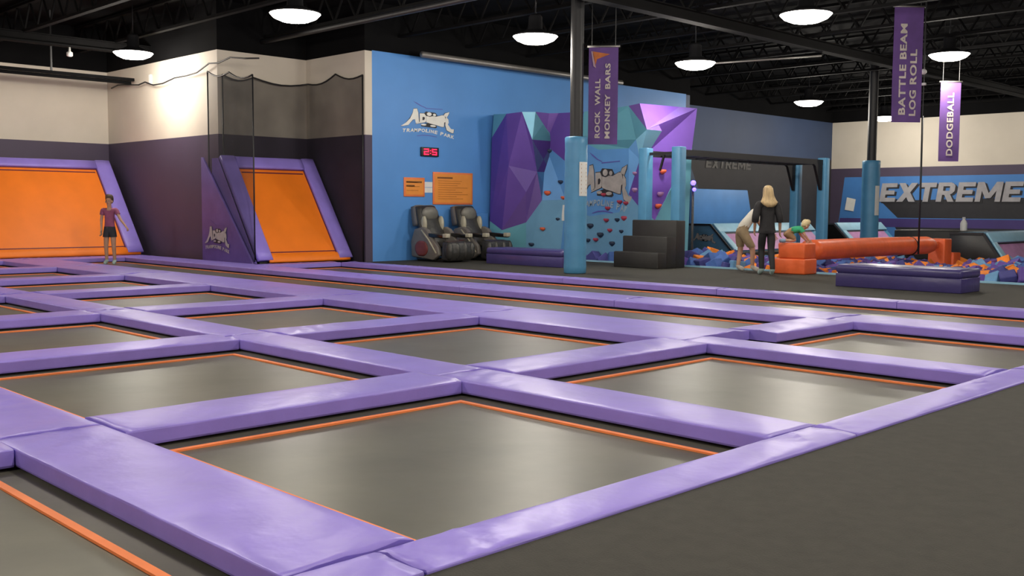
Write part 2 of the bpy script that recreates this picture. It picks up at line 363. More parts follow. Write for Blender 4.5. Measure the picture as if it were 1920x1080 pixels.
# ---------------------------------------------------------------- sloped wall trampolines
def soft_bar(a, b, side, up, wd, th, n=14):
    """cushion bar from a to b; side: width direction, up: thickness direction"""
    a, b, side, up = map(Vector, (a, b, side, up)); rings = []; r = .03
    for i in range(n + 1):
        p = a.lerp(b, i / n); ring = []
        for (s, t) in ((-wd / 2, 0), (-wd / 2, th - r), (-wd / 2 + r * .3, th - r * .3), (-wd / 2 + r, th), (0, th + .008), (wd / 2 - r, th), (wd / 2 - r * .3, th - r * .3), (wd / 2, th - r), (wd / 2, 0)):
            q = p + side * s + up * t
            ring.append(q + up * (.006 * noise.noise(q * 2.5)))
        rings.append(ring)
    return MB().loft(rings)
def slope_unit(name, label, group, ya, yb, xb, xt, zt, zb, framew, topw, mats, botpad=.22, tri=None, lmat=None):
    """bed leaning on a wall: bottom edge at x=xb, top edge at x=xt; spans y from ya to yb and faces +X"""
    t = empty(name, (xb, (ya + yb) / 2, zb), 0, label, 'trampoline', group)
    o = Vector((xb, (ya + yb) / 2, zb)); d = Vector((xt - xb, 0, zt - zb)); L = d.length; d.normalize(); y = Vector((0, 1, 0)); nrm = Vector((d.z, 0, -d.x))
    hw = (yb - ya) / 2
    P = lambda s, v, h=0.0: d * s + y * v + nrm * h
    frame_m, bed_m, bot_m, line_m = mats
    b = MB(); b.prism([P(botpad, -hw + framew * .8, .02), P(L - topw * .8, -hw + framew * .8, .02), P(L - topw * .8, hw - framew * .8, .02), P(botpad, hw - framew * .8, .02)], -nrm * .03)
    bed = b.build('bed', bed_m, t)
    for (s0, s1, v0, v1) in ((L - topw - .02, L - topw + .03, -hw + framew, hw - framew), (L - topw - .12, L - topw - .09, -hw + framew + .06, hw - framew - .06), (botpad + .03, botpad + .055, -hw + framew, hw - framew),
                             (botpad, L - topw, -hw + framew + .0, -hw + framew + .022), (botpad, L - topw, hw - framew - .022, hw - framew)):
        MB().prism([P(s0, v0, .026), P(s1, v0, .026), P(s1, v1, .026), P(s0, v1, .026)], -nrm * .01).build('seam_line', line_m, bed)
    soft_bar(P(.05, -hw + framew / 2), P(L, -hw + framew / 2), y, nrm, framew, .09).build('side_pad', lmat or frame_m, t, smooth=True)
    soft_bar(P(.05, hw - framew / 2), P(L, hw - framew / 2), y, nrm, framew, .09).build('side_pad', frame_m, t, smooth=True)
    soft_bar(P(L - topw / 2, -hw + framew), P(L - topw / 2, hw - framew), d, nrm, topw, .09).build('top_pad', frame_m, t, smooth=True)
    soft_bar(P(botpad / 2, -hw + framew * .75, .01), P(botpad / 2, hw - framew * .2, .01), d, nrm, botpad, .05).build('bottom_pad', bot_m, t, smooth=True)
    f = MB(); e = .04
    for v in (-hw + .08, hw - .08):
        f.bar(P(0, v, -.05), P(L, v, -.05), .06, .06); q = P(L, v, -.05); f.bar(q, (q.x, q.y, -.2), .06, .06)
    f.bar(P(L - .05, -hw + .08, -.05), P(L - .05, hw - .08, -.05), .06, .06); f.bar(P(.05, -hw + .08, -.05), P(.05, hw - .08, -.05), .06, .06)
    f.build('frame', BLACK_STEEL, t)
    return t
slope_unit('sloped_trampoline', 'wide orange sloped trampoline with purple padded frame on the end wall', 'orange sloped trampolines', 1.5, 11.42, -24.66, -26.6, 2.40, .06, .40, .26, (PURPLE, ORANGE_BED, ORANGE_BED, MAROON))
slope2 = slope_unit('sloped_trampoline', 'narrower orange sloped trampoline with purple padded frame inside the alcove', 'orange sloped trampolines', 11.48, 13.93, -19.32, -20.93, 2.37, .06, .36, .30, (PURPLE, ORANGE_BED, ORANGE_BED, MAROON))
MB().prism([(-.03, -1.232, .0), (-1.62, -1.232, 2.30), (-1.9, -1.232, 2.30), (-1.9, -1.232, .0)], (0, -.006, 0)).build('side_skirt', PURPLE, slope2)
struct(MB().box(XA, XB, YB, YA, -1.0, -.15).build('floor_alcove', CARPET), 'floor of the alcove')
# triangular side panel with emblem
sp = empty('side_panel', (-19.4, 11.40, .05), 0, 'triangular purple vinyl side panel with white emblem beside the alcove slope', 'panel')
PANEL_M = mat('plum_vinyl', (0.105, 0.070, 0.25), 0.5, 0.15, 2.5, 0.2, 6)
MB().prism([(0, 0, 0), (-2.2, 0, .0), (-2.2, 0, 2.34), (-2.14, 0, 2.34)], (0, .05, 0)).build('panel', PANEL_M, sp, bevel=.008)
# ---------------------------------------------------------------- emblem, shared by wall, rock wall and side panel
LOGO = dict(
 back=[[(985, 240), (1020, 196), (1180, 208), (1215, 262), (1130, 296), (1030, 300)], [(935, 458), (1060, 425), (1190, 455), (1205, 500), (1180, 520), (945, 502)]],
 white=[[(610, 525), (690, 455), (760, 360), (800, 250), (815, 165), (870, 155), (890, 230), (905, 430), (850, 445), (838, 370), (800, 385), (730, 495), (650, 520)],
        [(915, 245), (990, 240), (1020, 290), (1020, 395), (1000, 415), (845, 465), (880, 432), (915, 415)],
        [(1024, 285), (1080, 298), (1130, 280), (1190, 285), (1290, 245), (1330, 252), (1350, 330), (1342, 380), (1325, 390), (1318, 482), (1280, 482), (1190, 455), (1090, 434), (1024, 412)],
        [(1312, 248), (1340, 200), (1412, 168), (1400, 215), (1368, 285)],
        [(1352, 262), (1395, 320), (1402, 390), (1385, 420), (1440, 510), (1492, 515), (1482, 592), (1450, 592), (1368, 545), (1342, 440)],
        [(1072 + 40 * math.cos(a * .524), 245 + 38 * math.sin(a * .524)) for a in range(12)],
        [(1160 + 26 * math.cos(a * .524), 252 + 26 * math.sin(a * .524)) for a in range(12)],
        [(980 + 45 * math.cos(a * .524), 465 + 18 * math.sin(a * .524)) for a in range(12)],
        [(1135 + 48 * math.cos(a * .524), 478 + 20 * math.sin(a * .524 + a * 0)) for a in range(12)]],
 dark=[[(960, 315), (985, 308), (1000, 330), (988, 370), (958, 378)]],
 line=[[(810, 10), (870, 40), (950, 90), (1020, 118), (1015, 126), (940, 100), (860, 52)], [(1010, 130), (1300, 118), (1300, 128), (1012, 142)],
       [(870, 695), (960, 672), (1060, 668), (1200, 690), (1198, 700), (1060, 682), (960, 686), (872, 704)]])
def emblem(name, label, org, eu, ev, en, wdt, hgt, mats, text=True, parent=None, textmat=None):
    """org: lower-left corner of the emblem's box; printed shapes a few millimetres thick"""
    org, eu, ev, en = map(Vector, (org, eu, ev, en)); wm, bm_, lm = mats
    T = lambda x, y, h: org + eu * ((x - 610) / 900 * wdt) + ev * ((735 - y) / 735 * hgt) + en * h
    root = parent if parent is not None else empty(name, (0, 0, 0), 0, label, 'emblem')
    def put(nm, polys, mt, h, grow=0.0):
        b = MB()
        for pl in polys:
            cx = sum(p[0] for p in pl) / len(pl); cy = sum(p[1] for p in pl) / len(pl); q = []
            for p in pl:
                dx, dy = p[0] - cx, p[1] - cy; l = math.hypot(dx, dy) or 1; q.append((p[0] + dx / l * grow, p[1] + dy / l * grow))
            b.prism([T(x, y, h) for x, y in q], -en * .003)
        return b.build(nm, mt, root)
    put('emblem_shadow', LOGO['back'], bm_, .004); put('emblem_outline', LOGO['white'][:5], bm_, .0065, 9)
    put('emblem_shape', LOGO['white'], wm, .010); put('emblem_counter', LOGO['dark'], bm_, .0125); put('emblem_stroke', LOGO['line'], lm, .006)
    if text:
        s = 'TRAMPOLINE PARK'; word = []
        def flush():
            vs = []; fs = []
            for (mv, mf) in word: k = len(vs); vs.extend(mv); fs.extend(tuple(k + a for a in f) for f in mf)
            me = bpy.data.meshes.new('lettering'); me.from_pydata(vs, [], fs); link('lettering', me, textmat or wm, root); word.clear()
        pos = []; xx = 0
        for ch in s: wc = {'I': 26, ' ': 34}.get(ch, 60); pos.append((xx, wc)); xx += wc + 4
        for i, ch in enumerate(s):
            if ch == ' ': flush(); continue
            u = (pos[i][0] + pos[i][1] / 2) / xx; x = 640 + 860 * u; yb = 640 - 55 * math.sin(math.pi * min(1, u * .85 + .12)) + 95 * max(0, u - .45) ** 1.2; slope = -.12 + .38 * u
            me = fit_text(text_mesh(ch, 1, .03, .15, 1, 0.02), pos[i][1] - 4, 70)
            mv = []
            for v in me.vertices: mv.append(T(x - pos[i][1] / 2 + v.co.x, yb + slope * v.co.x - v.co.y + 30, .009 + (.002 if v.co.z > 0 else -.002)))
            word.append((mv, [tuple(p.vertices) for p in me.polygons])); bpy.data.meshes.remove(me)
        flush()
    return root
emblem('', '', (-2.06, -.006, .17), (1, 0, 0), (0, 0, 1), (0, -1, 0), 1.12, .78, (ASH_PR, BLACK_PR, PANEL_M), True, sp, ASH_PR)
emblem('wall_emblem', 'white spread-winged emblem with arched lettering on the blue wall', (XB, 15.02, 2.93), (0, 1, 0), (0, 0, 1), (1, 0, 0), 1.68, .86, (WHITE_PR, BLACK_PR, MAUVE_PR))
# ---------------------------------------------------------------- things on the blue wall
ck = empty('wall_clock', (XB, 15.875, 2.50), 0, 'black digital wall clock with glowing red digits under the emblem', 'clock')
MB().box(0, .06, -.27, .27, 0, .215).build('case', BLACK_STEEL, ck, bevel=.01)
SEG = {'2': 'abged', '5': 'afgcd'}
def seven(ch, y0, z0, w_, h_):
    b = MB(); t = .026
    S = {'a': (0, w_, h_ - t, h_), 'g': (0, w_, h_ / 2 - t / 2, h_ / 2 + t / 2), 'd': (0, w_, 0, t), 'f': (0, t, h_ / 2, h_), 'b': (w_ - t, w_, h_ / 2, h_), 'e': (0, t, 0, h_ / 2), 'c': (w_ - t, w_, 0, h_ / 2)}
    for s in SEG[ch]:
        a = S[s]; b.box(.062, .066, y0 + a[0], y0 + a[1], z0 + a[2], z0 + a[3])
    return b
seven('2', -.2, .035, .15, .145).build('digit', RED_LED, ck); seven('5', .05, .035, .15, .145).build('digit', RED_LED, ck)
MB().box(.062, .066, -.012, .012, .06, .085).box(.062, .066, -.012, .012, .125, .15).build('colon', RED_LED, ck)
def board(name, label, y0, y1, z0, z1, rows, head):
    t = empty(name, (XB, (y0 + y1) / 2, z0), 0, label, 'sign'); w_, h_ = y1 - y0, z1 - z0
    MB().box(0, .025, -w_ / 2, w_ / 2, 0, h_).build('frame', SIGN_RIM, t, bevel=.008)
    MB().box(.025, .03, -w_ / 2 + .045, w_ / 2 - .045, .045, h_ - .045).build('board', SIGN_OR, t)
    b = MB()
    for (a, c, zz, th) in head: b.box(.03, .032, -w_ / 2 + a * w_, -w_ / 2 + c * w_, zz * h_, zz * h_ + th)
    b.build('heading_print', SIGN_TXT, t)
    if rows:
        b = MB(); random.seed(rows)
        for k in range(rows):
            zz = h_ * (.72 - .62 * k / rows); b.box(.03, .032, -w_ / 2 + .12 * w_, -w_ / 2 + w_ * random.uniform(.55, .9), zz, zz + .016)
        b.build('text_lines', mat('ochre_sign_print', (.50, .16, .015), .6), t)
    return t
board('notice_board', 'large orange notice board with rows of small print above the second massage chair', 15.99, 17.28, 1.36, 2.14, 9, [(.1, .48, .80, .04)])
board('notice_board', 'small square orange notice board above the first massage chair', 15.10, 15.73, 1.54, 1.99, 3, [(.1, .85, .72, .04), (.1, .5, .52, .04)])
pp = empty('paper_notice', (XB, 15.86, 1.64), 0, 'white paper notices pinned between the two orange boards', 'notice')
MB().box(0, .008, -.12, .12, .13, .255).build('sheet', PAPER, pp); MB().box(0, .008, -.12, .12, .0, .12).build('sheet', PAPER, pp)
gp = struct(MB().box(XB, XB + .12, 17.35, 17.72, DECK, 1.15).build('trim_4', BLUE_P, None, bevel=.01), 'low blue panel beside the rock wall')

# ---------------------------------------------------------------- massage chairs
SHELL = mat('chair_shell', (0.15, 0.135, 0.12), 0.38, 0.15, 4); LEATHER = mat('dark_leather', (0.032, 0.031, 0.029), 0.38, 0.2, 6, 0.3, 14)
GLOSS = mat('gloss_black', (0.010, 0.010, 0.010), 0.15); TRIMG = mat('champagne_trim', (0.40, 0.37, 0.28), 0.3, 0.1, 5); REDP = mat('maroon_shell_spot', (0.16, 0.035, 0.03), 0.4, 0.2, 5)
PILLOW = mat('grey_leather', (0.15, 0.145, 0.125), 0.4, 0.15, 5, .2, 10)
def massage_chair(y0, label):
    t = empty('massage_chair', (-18.02, y0, DECK), 0, label, 'chair', 'massage chairs'); W = .40
    def prof(pts, ya, yb, nm, mt, bev=.03, par=None): return MB().prism([(x, ya, z) for x, z in pts], (0, yb - ya, 0)).build(nm, mt, par or t, bevel=bev, seg=3)
    prof([(-.55, 0), (.35, 0), (.45, .08), (-.6, .08)], -.3, .3, 'base', GLOSS, .015)
    side = [(-.66, .10), (.12, .04), (.34, .16), (.30, .34), (.05, .58), (-.10, .74), (-.26, .80), (-.56, .74), (-.68, .45)]
    for s in (-1, 1):
        a, b = (-W, -W + .11) if s < 0 else (W - .11, W)
        sh = prof(side, a, b, 'side_shell', SHELL, .035)
        MB().ell((-.28, a - .004 if s < 0 else b + .004, .30), (.24, .02, .19), 14, 8).build('shell_spot', REDP, sh, smooth=True)
        MB().tube([(-.28, a if s < 0 else b, .72), (-.02, a if s < 0 else b, .50), (.24, a if s < 0 else b, .20)], .022, 8).build('trim_strip', TRIMG, sh, smooth=True)
        prof([(-.05, .56), (.56, .54), (.58, .62), (-.05, .66)], a - .0, b, 'armrest', GLOSS, .02)
        MB().box(.46, .60, a - .005, b + .005, .56, .655).build('armrest_cap', TRIMG, t, bevel=.015)
    # reclined back, seat and leg rest
    rings = []
    for k in range(11):
        u = k / 10; x = -.22 - .42 * u; z = .36 + .90 * u; w_ = .29 + .05 * math.sin(math.pi * u); th = .10 - .02 * u
        rings.append([(x + th * c, w_ * s, z + .30 * th * c) for c, s in ((1, -.75), (1.25, 0), (1, .75), (.4, 1), (-.7, .95), (-1, 0), (-.7, -.95), (.4, -1))])
    MB().loft(rings).build('backrest', LEATHER, t, smooth=True)
    rings = []
    for k in range(9):
        u = k / 8; x = -.55 - .16 * u; z = .84 + .44 * u; w_ = .35 - .05 * u * u; th = .14 * (1 - .3 * u)
        rings.append([(x + th * c, w_ * s, z + .3 * th * c) for c, s in ((.6, -.9), (.9, -.6), (.6, .0), (.9, .6), (.6, .9), (-.8, 1), (-1, 0), (-.8, -1))])
    MB().loft(rings).build('hood', SHELL, t, smooth=True)
    MB().ell((-.45, 0, 1.10), (.09, .25, .17), 14, 8).build('pillow', PILLOW, t, smooth=True)
    for s in (-1, 1): MB().ell((-.36, s * .26, .86), (.10, .055, .20), 10, 8).build('shoulder_wing', TRIMG, t, smooth=True)
    prof([(-.28, .30), (.36, .34), (.40, .46), (-.26, .42)], -.27, .27, 'seat', LEATHER, .04)
    lr = prof([(.34, .05), (.62, .03), (.70, .20), (.66, .46), (.40, .50)], -.36, .36, 'leg_rest', LEATHER, .05)
    for v in (-.33, -.12, .12, .33): MB().ell((.60, v, .27), (.13, .075, .22), 10, 8).build('calf_cushion', LEATHER, lr, smooth=True)
    return t
massage_chair(15.55, 'black massage chair under the small orange notice, first from the alcove')
massage_chair(16.78, 'black massage chair under the large orange notice, beside the rock wall')

# ---------------------------------------------------------------- rock wall
RV = dict(a=(-18.78, 17.9, 3.63), b=(-18.12, 17.7, 3.59), c=(-17.63, 17.75, 3.61), d=(-17.61, 18.2, 3.64), e=(-17.39, 18.45, 3.61), f=(-17.26, 18.65, 3.62), g=(-16.43, 18.65, 3.6),
 h=(-18.74, 17.8, 3.04), i=(-17.52, 18.0, 2.95), j=(-17.51, 18.35, 1.48), k=(-17.86, 18.15, .93), l=(-18.41, 17.85, .73), m=(-18.75, 17.75, .96), m0=(-18.75, 17.75, DECK), k0=(-18.04, 18.35, -.27),
 n=(-17.71, 18.65, 2.88), o=(-17.01, 18.65, 2.43), r1=(-18.08, 17.745, 2.325), r2=(-17.75, 18.03, 1.675), q=(-17.59, 18.25, 2.18), A=(-15.46, 18.65, 3.63), B=(-14.98, 18.55, 3.64), C=(-14.58, 18.45, 3.66),
 G=(-14.17, 18.2, 3.04), H=(-14.71, 18.5, 2.86), Hb=(-15.04, 18.65, 2.68), K1=(-14.67, 18.6, 2.41), K2=(-15.02, 18.65, 1.62), K3=(-14.67, 18.6, 1.33), K4=(-14.6, 18.6, -.3), t1=(-15.95, 18.65, 2.68), s1=(-16.5, 18.65, 2.9),
 D=(-14.58, 19.95, 3.69), E=(-14.53, 20.6, 3.7), E2=(-14.53, 20.42, 2.74), P1=(-14.58, 19.61, 1.71), P2=(-14.58, 19.08, 1.02), E4=(-14.53, 20.3, -.3),
 u1=(-16.6, 18.65, 1.2), u2=(-17.0, 18.65, 1.5), v1=(-17.2, 18.65, -.3), v2=(-16.5, 18.65, -.3), w1=(-15.3, 18.65, 1.2), w2=(-16.2, 18.65, 1.1))
RC = dict(teal=(.12, .36, .46), cyan=(.30, .66, .86), indigo=(.085, .045, .32), violet=(.115, .055, .33), plum=(.12, .06, .28), mauve=(.16, .085, .34), blue=(.10, .29, .62), sky=(.17, .42, .80), lit_lilac=(.20, .12, .47), lit_grape=(.17, .075, .45), slate=(.14, .33, .52))
rw = empty('climbing_wall', (-16.6, 18.9, -1.0), 0, 'faceted climbing wall in purple, teal and blue with small holds', 'climbing wall')
FAC = [('abh', 'teal'), ('h b r1 l m', 'indigo'), ('b c i q r2 r1', 'violet'), ('r1 r2 l', 'violet'), ('r2 q j k l', 'plum'), ('cdi', 'cyan'), ('d n q i', 'teal'), ('den', 'plum'), ('efn', 'mauve'), ('f g o n', 'violet'),
 ('o g s1', 'blue'), ('q n o u1 u2 j', 'blue'), ('m l k k0 m0', 'teal'), ('k j u2 v1 k0', 'slate'), ('u2 u1 v2 v1', 'blue'), ('g A B G H Hb t1 s1', 'teal'), ('o s1 t1 Hb K2 w1 w2 u1', 'blue'), ('Hb H K1 K2', 'sky'), ('H G K1', 'cyan'),
 ('K1 K3 K2', 'violet'), ('w2 w1 K2 K3 K4 v2 u1', 'slate'), ('B C G', 'mauve')]
FAR_ = [('C D G', 'lit_grape'), ('D E G', 'lit_lilac'), ('G E E2 P1 P2 K3 K1', 'lit_grape'), ('P1 E2 E4 K4 K3 P2', 'teal')]  # right-facing purples are lightened to paint in the light they catch
RO = Vector((-16.6, 18.9, -1.0))
def rk(s): return [Vector(RV[x]) - RO for x in (s.split() if ' ' in s else list(s))]
for s, c in FAC:
    MB().prism(rk(s), lambda p: Vector((p.x, 18.75 - RO.y, p.z))).build('wall_panel', mat('rock_' + c, RC[c], .55, .06, 2.0, .1, 20), rw)
for s, c in FAR_:
    MB().prism(rk(s), lambda p: Vector((-14.95 - RO.x, max(p.y, 18.76 - RO.y), p.z))).build('wall_panel', mat('rock_' + c, RC[c], .55, .06, 2.0, .1, 20), rw)
PLY = mat('backing_plywood', (.10, .09, .08), .8)
MB().box(-18.78 - RO.x, -14.95 - RO.x, 18.75 - RO.y, 18.95 - RO.y, 0, 4.56).build('backing', PLY, rw)
HOLDM = {'o': mat('hold_orange', (.75, .13, .05), .5), 'd': mat('hold_navy', (.025, .04, .08), .5), 'r': mat('hold_red', (.45, .05, .09), .5), 'p': mat('hold_mauve', (.40, .22, .42), .5)}
HOLDS = [(-17.72, 2.4, 'o'), (-17.54, 2.7, 'd'), (-17.15, 1.93, 'd'), (-17.41, 1.66, 'o'), (-17.05, 1.54, 'o'), (-17.77, 1.43, 'd'), (-17.84, 1.01, 'd'), (-17.21, 1.01, 'd'), (-17.56, .77, 'o'), (-18.18, .35, 'o'), (-17.85, .38, 'd'), (-14.82, 2.09, 'p'), (-14.81, 1.71, 'p'),
 (-15.27, 1.44, 'r'), (-15.08, 1.41, 'r'), (-15.12, 1.06, 'r'), (-15.33, 1.02, 'd'), (-15.67, 1.01, 'r'), (-16.17, .87, 'd'), (-15.55, .77, 'r'), (-15.19, .75, 'd'), (-15.85, .66, 'd'), (-15.99, .54, 'r'), (-16.24, .52, 'd'), (-15.47, .46, 'd'), (-15.63, 1.29, 'r'), (-15.76, 1.61, 'r')]
def hold(p, n, c, s):
    b = MB(); p = Vector(p) - RO; rings = []; n = Vector(n); a = n.cross(Vector((0, 0, 1))).normalized(); u = Vector((0, 0, 1))
    for (r, h, dz) in ((1.0, -.01, 0), (.95, .03, .005), (.7, .07, .015), (.3, .09, .02)):
        rings.append([p + n * h + (a * math.cos(t * .785) * 1.2 + u * math.sin(t * .785) * .8) * (r * s * (1 + .15 * math.sin(t * 2.3))) + u * dz for t in range(8)])
    return b.loft(rings).build('climbing_hold', HOLDM[c], rw, smooth=True)
def front_y(x, z):
    if x < -17.75: return 18.35 if z < .9 else 18.6
    if x < -17.4 and z < 2.3: return 18.45
    return 18.65
for i, (x, z, c) in enumerate(HOLDS): hold((x, front_y(x, z), z), (0, -1, 0), c, .06 + .02 * (i % 3 == 0))
for (y, z, c) in [(19.32, 2.15, 'o'), (19.23, 1.63, 'p'), (19.16, 1.35, 'o')]: hold((-14.56, y, z), (1, 0, 0), c, .075)
MB().box(-17.10 - RO.x, -17.0 - RO.x, 18.63 - RO.y, 18.64 - RO.y, .98 - RO.z, 1.37 - RO.z).build('route_card', PAPER, rw)
emblem('', '', Vector((-16.62, 18.645, 1.10)) - RO, (1, 0, 0), (0, 0, 1), (0, -1, 0), 1.74, 1.55, (ASH_PR, BLACK_PR, MAUVE_PR), True, rw, mat('pale_slate_print', (.30, .38, .46), .6))

# ---------------------------------------------------------------- padded columns
def column(x, y, ztop, label, rpad=.215, rcol=.125):
    t = empty('padded_column', (x, y, DECK), 0, label, 'column', 'round padded columns')
    MB().lathe([(rcol, 0), (rcol, ZR - DECK)], n=20).build('post', BLACK_STEEL, t, smooth=False)
    b = MB(); pr = [(rpad - .02, 0)] + [(rpad + .004 * math.sin(k * 2.1), .02 + (ztop - DECK - .04) * k / 22) for k in range(23)] + [(rpad - .02, ztop - DECK)]
    b.lathe(pr, n=28); b.build('pad', TEALBLUE, t, smooth=True)
    return t
def notice(t, ang, z0, z1, r, wdt, rows, mt=PAPER):
    b = MB(); n = 6; rings = []
    for k in range(n + 1):
        a = ang + (k / n - .5) * wdt / r
        rings.append([(math.cos(a) * q, math.sin(a) * q, z) for q, z in ((r, z0), (r + .006, z0), (r + .006, z1), (r, z1))])
    o = b.loft(rings).build('notice', mt, t); c = MB()
    for i in range(rows):
        z = z0 + (z1 - z0) * (i + .6) / (rows + .4); a0, a1 = ang - .32 * wdt / r, ang + .32 * wdt / r
        c.prism([(math.cos(a) * (r + .009), math.sin(a) * (r + .009), zz) for a, zz in ((a0, z), (a1, z), (a1, z + .03), (a0, z + .03))], (-.004 * math.cos(ang), -.004 * math.sin(ang), 0))
    c.build('notice_print', mat('tan_print', (.55, .42, .30), .7), o)
col1 = column(-13.09, 14.65, 2.64, 'round blue padded column on the deck in front of the climbing wall')
notice(col1, -.84 + .74, 1.48, 2.12, .222, .20, 8)
col2 = column(-13.9, 28.4, 2.72, 'far round blue padded column behind the foam pit', .25, .13)
notice(col2, -1.11 + .85, 1.1, 1.95, .256, .17, 0)

# ---------------------------------------------------------------- benches
def bench(x0, x1, y0, y1, h, label):
    t = empty('padded_bench', ((x0 + x1) / 2, (y0 + y1) / 2, DECK), 0, label, 'bench', 'purple vinyl benches'); hx, hy = (x1 - x0) / 2, (y1 - y0) / 2
    MB().box(-hx, hx, -hy, hy, 0, h * .62).build('base', PURPLE_D, t, bevel=.012, seg=2)
    MB().box(-hx - .01, hx + .01, -hy - .01, hy + .01, h * .60, h).build('cushion', PURPLE_D, t, bevel=.055, seg=4)
    return t
bench(-16.75, -14.45, 15.75, 16.45, .36, 'purple vinyl bench between the massage chairs and the blue column')
bench(-8.15, -6.12, 15.52, 16.25, .36, 'purple vinyl bench with shiny cushion in front of the orange log')
# ---------------------------------------------------------------- steps
st = empty('foam_steps', (-13.45, 17.75, DECK), 0, 'black three-tread foam steps leading up to the climbing wall frame', 'steps')
FOAMB = mat('black_foam_vinyl', (.022, .021, .020), .55, .1, 5, .15, 12)
x0, x1 = -.63, .55
for k, (ya, yb, h) in enumerate(((-.75, -.45, .33), (-.45, -.13, .66), (-.13, .20, 1.0))):
    MB().box(x0, x1, ya, yb, 0, h).build('step', FOAMB, st, bevel=.015)
    MB().box(x0 + .01, x1 - .01, ya + .02, ya + .07, h, h + .006).build('tread_edge', mat('lighter_edge', (.06, .058, .052), .6), st)  # lighter grey strip along the front of each tread
# ---------------------------------------------------------------- monkey bar frame
mk = empty('monkey_bars', (-13.64, 18.08, DECK), 0, 'blue padded post frame carrying black overhead bars across the foam pit', 'climbing frame')
PH = 2.58
for (px, py) in ((-.45, 0), (.44, 0), (-.45, 6.45), (.44, 6.25)):
    zb = 0 if py == 0 else -1.04
    MB().box(px - .115, px + .115, py - .115, py + .115, zb, PH).build('post', TEALBLUE, mk, bevel=.02)
    if py > 0:
        MB().prism([(px - .02, py - .14, 1.75), (px - .02, py - .14, 2.42), (px - .02, py - .62, 2.42), (px - .02, py - .5, 2.36), (px - .02, py - .19, 1.75)], (.07, 0, 0)).build('bracket', BLACK_STEEL, mk)
for px in (-.45, .44):
    MB().bar((px, -.05, 2.46), (px, 6.5, 2.46), .09, .13).build('rail', BLACK_STEEL, mk)
for k in range(13):
    MB().tube([(-.45, .5 + k * .45, 2.42), (.44, .5 + k * .45, 2.42)], .02, 8).build('rung', BLACK_STEEL, mk, smooth=True)
MB().bar((-.33, 0, 2.45), (.33, 0, 2.45), .05, .06).build('crossbar', BLACK_STEEL, mk)
MB().bar((.05, 0, 2.42), (-.06, .0, 2.08), .04, .04).build('hanger', BLACK_STEEL, mk)
lp = empty('indicator_post', (-13.72, 19.35, -1.0), 0, 'thin black post with two glowing violet lamps behind the frame', 'light')
MB().tube([(0, 0, 0), (0, 0, 2.82)], .03, 8).build('post', BLACK_STEEL, lp, smooth=True)
MB().ell((.02, -.02, 2.88), (.06, .06, .06), 12, 8).build('bulb', VIOLET_LED, lp, smooth=True); MB().ell((.05, -.02, 2.73), (.045, .045, .045), 12, 8).build('bulb', VIOLET_LED, lp, smooth=True)

# ---------------------------------------------------------------- orange log on its blocks
lg = empty('rolling_log', (-10.2, 18.3, 0), 0, 'thick orange padded log spanning the foam pit', 'log')
b = MB(); rings = []
for k in range(25):
    u = k / 24; y = 5.65 * u; r = .205 * (1 if u < .97 else .82); zc = .49 - .02 * u + .012 * math.sin(3 * u)
    rings.append([(r * math.cos(a * .3142), y, zc + r * math.sin(a * .3142)) for a in range(20)])
b.loft(rings).build('roller', ORANGE_V, lg, smooth=True)
MB().tube([(.207 * math.cos(a * .3491), 4.52, .475 + .207 * math.sin(a * .3491)) for a in range(19)], .018, 6).build('strap', BLACK_STEEL, lg, smooth=True)
MB().box(-.09, .09, 5.6, 5.95, .40, .56).build('axle_cap', ORANGE_V, lg, bevel=.02)
blk = empty('log_support', (-10.28, 17.72, DECK), 0, 'orange vinyl step block holding the near end of the log', 'block', 'orange log supports')
MB().box(-.36, .34, -.02, .46, 0, .30).build('lower_block', ORANGE_V, blk, bevel=.03, seg=3)
MB().prism([(-.24, 0, .30), (.32, 0, .30), (.32, 0, .60), (-.26, 0, .60)], (0, .44, 0)).build('upper_block', ORANGE_V, blk, bevel=.03, seg=3)
blk2 = empty('log_support', (-10.2, 24.3, -1.0), 0, 'orange vinyl block holding the far end of the log', 'block', 'orange log supports')
MB().box(-.2, .2, .0, .42, 0, 1.62).build('upper_block', ORANGE_V, blk2, bevel=.03, seg=3); MB().box(-.25, .25, .42, .85, 0, 1.28).build('lower_block', ORANGE_V, blk2, bevel=.03, seg=3)

# ---------------------------------------------------------------- foam pit
FC = [('orange', (.85, .24, .03)), ('navy', (.055, .055, .22)), ('purple', (.13, .075, .33)), ('sky blue', (.15, .33, .55)), ('royal blue', (.06, .13, .38))]
FM = [mat('foam_' + n.replace(' ', '_'), c, .9, .12, 8, .2, 60) for n, c in FC]
cube_me = []
for k in range(5):
    me = MB().box(-.135, .135, -.135, .135, -.135, .135).mesh('foam_cube', .015, 1); me.materials.append(FM[k]); cube_me.append(me)
random.seed(21)
def pit_z(x, y):
    z = -.10 + .10 * noise.noise(Vector((x * .9, y * .9, 2))) + .05 * math.sin(x * 1.3 + y)
    if x > -7.6: z += .16 * min(1, (x + 7.6))
    if -13.4 < x < -11.0 and y < 20.5: z += .17 * (1.0 if y > 18.7 else .6)
    if x < -14.3: z += .20
    z += .05
    return z
spots = []
yy = 18.44
while yy < 27.5:
    xx = -14.15
    while xx < -4.2:
        x, y = xx + random.uniform(-.05, .05), yy + random.uniform(-.04, .04)
        px = .703 * x + .711 * y; dp = -(.7087 * x - .7012 * y); col = 960 + 1915 * px / dp
        if 1270 < col < 1935: spots.append((dp, x, y))
        xx += .285
    yy += .285
for k in range(7): spots.append((5, -16.45 + k * .3, 18.43))
spots.sort()
